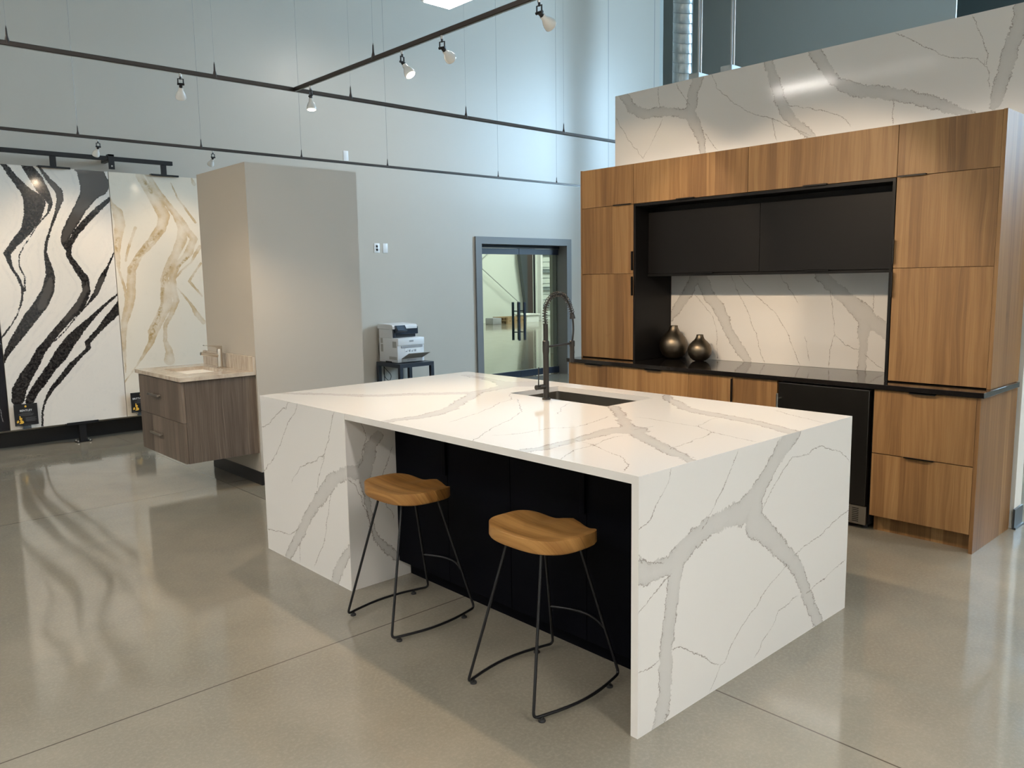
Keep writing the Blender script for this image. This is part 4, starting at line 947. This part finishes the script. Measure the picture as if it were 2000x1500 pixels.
def tall(y0, y1, label, side):
    t = thing('tall_cabinet', label, 'cabinet', (XU,(y0+y1)/2,.912))
    part('carcass', B((XU+.020,XB,y0,y1,.912,2.412)), M['walnut'], t)
    d3 = door(t, y0, y1, .914, 1.586, XU, 'walnut'); d2_ = door(t, y0, y1, 1.586, 2.113, XU, 'walnut'); d1_ = door(t, y0, y1, 2.113, 2.413, XU, 'walnut')
    if side == 'L':
        hpull(2.361, 2.528, 2.1165, XU, d1_); vpull(y0+.004, 1.611, 1.755, XU, d2_); vpull(y0+.004, 1.418, 1.563, XU, d3)
        part('end_panel', B((XU,XB,y1,y1+.016,.909,2.414)), M['walnut'], t)
    else:
        hpull(.223, .378, 2.1165, XU, d1_); vpull(y1-.001, 1.611, 1.755, XU, d2_); vpull(y1-.001, 1.418, 1.563, XU, d3)
        part('end_panel', B((XU,XB,y0-.020,y0,.909,2.414)), M['walnut'], t)
tall(2.340, 2.868, 'tall walnut cabinet at the left end of the cabinet wall', 'L')
tall(-.147, .390, 'tall walnut cabinet at the right end of the cabinet wall', 'R')
for (y0, y1, pa, pb, lb) in ((1.366,2.340,1.787,1.936,'left'),(.390,1.366,.807,.962,'right')):
    t = thing('bridge_cabinet', 'wide low walnut cabinet over the black niche, %s one of two' % lb, 'cabinet', (XU,(y0+y1)/2,2.113), 'walnut cabinets over the niche')
    part('carcass', B((XU+.020,XB,y0,y1,2.114,2.412)), M['walnut'], t)
    d = door(t, y0, y1, 2.113, 2.413, XU, 'walnut'); hpull(pa, pb, 2.1165, XU, d)
# LED strip on the cabinet tops
tag(part('light_strip', B((3.30,3.315,-.14,2.86,2.414,2.420)), M['led']), 'thin light strip on top of the walnut cabinets washing the veined stone', 'light strip')
# niche
ni = thing('niche_frame', 'black box lining the open niche between the walnut cabinets', 'cabinet', (XU,1.365,.91))
part('side_panel', B((XU-.002,3.349,2.318,2.337,.909,2.111)), M['black_panel'], ni, bevel=.0006)
part('side_panel', B((XU-.002,3.349,.393,.411,.909,2.111)), M['black_panel'], ni, bevel=.0006)
part('top_panel', B((XU-.002,3.349,.411,2.318,2.092,2.111)), M['black_panel'], ni, bevel=.0006)
wc = thing('wall_cabinet', 'black two-door wall cabinet hanging inside the niche', 'cabinet', (3.06,1.365,1.56))
XD = 3.045
part('carcass', B((XD+.020,3.349,.412,2.317,1.562,2.052),(XD-.004,XD+.020,.412,2.317,1.562,1.580)), M['black_panel'], wc)
part('filler', B((XD+.05,3.349,.412,2.317,2.052,2.091)), M['black_panel'], wc)
for (y0, y1, pc_) in ((1.358,2.316,1.80),(.413,1.358,.93)):
    d = door(wc, y0, y1, 1.582, 2.052, XD, 'black_panel'); hpull(pc_-.08, pc_+.08, 1.585, XD, d)
sp = stone_sheet('backsplash', '-x', 3.350, .412, 2.317, .909, 1.561, .018, .006, VEINS['splash'], M['quartz'], 21)
tag(sp, 'white veined stone backsplash inside the black niche', 'backsplash')
up = stone_sheet('wall_cladding', '-x', 3.390, -.185, 2.941, 2.30, 3.075, .0195, .009, VEINS['marble'], M['quartz'], 22)
tag(up, 'wide white veined stone panel on the wall above the cabinets', 'stone panel')
# counter
wt = part('worktop', B((2.725,3.349,-.186,2.900,.879,.908)), M['black_quartz'], bevel=.001)
tag(wt, 'long black polished worktop of the walnut cabinet wall', 'countertop')
# base cabinets
def base(y0, y1, label, doors, toe=True):
    t = thing('base_cabinet', label, 'cabinet', (XL,(y0+y1)/2,0))
    part('carcass', B((XL+.020,XB,y0,y1,.106,.877)), M['walnut'], t)
    if toe: part('toe_kick', B((2.820,2.838,y0,y1,0,.106)), M['walnut'], t)
    return t, [door(t, a, b, c, d, XL, 'walnut', nm) for (a, b, c, d, nm) in doors]
t, ds = base(2.326, 2.873, 'leftmost walnut base cabinet under the black worktop', [(2.326,2.873,.106,.876,'door')])
hpull(2.525, 2.698, .8745, XL, ds[0]); part('end_panel', B((XL,XB,2.873,2.891,0,.878)), M['walnut'], t)
t, ds = base(1.722, 2.326, 'walnut base cabinet second from the left under the black worktop', [(1.722,2.326,.106,.876,'door')])
hpull(1.956, 2.097, .8745, XL, ds[0])
t, ds = base(1.366, 1.722, 'narrow walnut base cabinet with no pull, third from the left', [(1.366,1.722,.106,.876,'door')])
t, ds = base(1.030, 1.366, 'narrow walnut base cabinet with upright pull left of the wine cooler', [(1.030,1.366,.106,.876,'door')])
vpull(1.362, .70, .862, XL, ds[0])
t, ds = base(-.147, .406, 'walnut two-drawer base cabinet at the right end of the run', [(-.147,.406,.492,.876,'drawer'),(-.147,.406,.106,.490,'drawer')])
hpull(.060, .201, .8745, XL, ds[0]); hpull(.052, .214, .4925, XL, ds[1], True)
part('end_panel', B((XL,XB,-.167,-.1475,0,.878)), M['walnut'], t)
# undercounter cooler
fr = thing('wine_cooler', 'black undercounter cooler between the walnut base cabinets', 'refrigerator', (XL,.72,0))
part('cabinet', B((2.80,3.38,.425,1.020,.028,.868)), M['void'], fr)
dd = part('door', B((2.742,2.795,.432,1.020,.152,.862)), M['darksteel'], fr, bevel=.003)
part('top_trim', B((2.738,2.795,.432,1.020,.862,.8655)), M['steel'], dd)
part('handle', T([(2.690,1.000,.30),(2.690,1.000,.80)], .007, 12), M['steel'], dd)
for z in (.36,.765): part('handle_post', T([(2.690,1.000,z),(2.743,1.000,z)], .005, 10), M['steel'], dd)
gr = part('toe_grille', B((2.758,2.775,.432,1.020,.030,.146)), M['steel'], fr, bevel=.001)
bm = bmesh.new()
for c in range(9):
    for k in range(8): box(bm, 2.7570, 2.7582, .475+c*.058, .515+c*.058, .045+k*.0115, .050+k*.0115)
part('vent_slots', bm, M['void'], gr)
for y in (.46,.99): part('levelling_foot', L([(0,0),(.018,0),(.018,.028),(0,.028)], 2.83, y, 0, 12), M['rubber'], fr)

# ================================================================== VASES
def vase(x, y, s, label, seed):
    pr_ = [(0,0),(.034,0),(.058,.007),(.086,.030),(.103,.062),(.109,.094),(.106,.124),(.092,.154),(.068,.180),(.049,.197),(.039,.212),(.032,.230),(.031,.243),(.028,.243),(.028,.230),(.035,.205),(.06,.16),(.08,.10),(.05,.03),(0,.012)]
    o = part('vase', L([(a*s[0], b*s[1]) for a, b in pr_], x, y, .908, 48), M['bronze'], angle=60)
    return tag(o, label, 'vase', 'bronze vases on the black worktop')
vase(3.225, 2.198, (1.02,1.09), 'larger round bronze vase in the corner of the niche', 1)
vase(3.205, 1.940, (.84,.84), 'smaller round bronze vase in the niche', 2)

# ================================================================== OVERHEAD SERVICES
bm = bmesh.new(); R_ = .155; rings = []
prof = []
z = 0.0
while z < 9.5: prof += [(R_,z),(R_,z+.135),(R_+.006,z+.142),(R_,z+.150)]; z += .150
lathe(bm, prof, 0, 0, 0, 36)
for v in bm.verts: v.co.z += .06*math.sin(math.atan2(v.co.y, v.co.x)+.6) if 0.1 < v.co.z < 9.3 else 0
for v in bm.verts: v.co.z = min(max(v.co.z,0),9.5); v.co.x += 9.02; v.co.y += 6.27
tag(part('spiral_duct', bm, M['galv'], angle=60), 'vertical galvanized spiral duct rising behind the veined stone wall', 'duct')
for (y, lb) in ((2.185,'left'),(1.895,'right')):
    t = thing('strut_hanger', '%s steel strut hanger standing on top of the stone-clad wall' % lb, 'hanger', (3.47,y,3.06), 'strut hangers over the cabinet wall')
    part('channel', B((3.425,3.60,y-.05,y+.045,3.06,3.125)), M['galv'], t, bevel=.003)
    bm = bmesh.new()
    for s in (-1,1): tube(bm, [(3.47,y-.028+s*.0105,3.12),(3.47,y-.028+s*.0105,9.5)], .0065, 8)
    part('rod', bm, M['steel'], t)
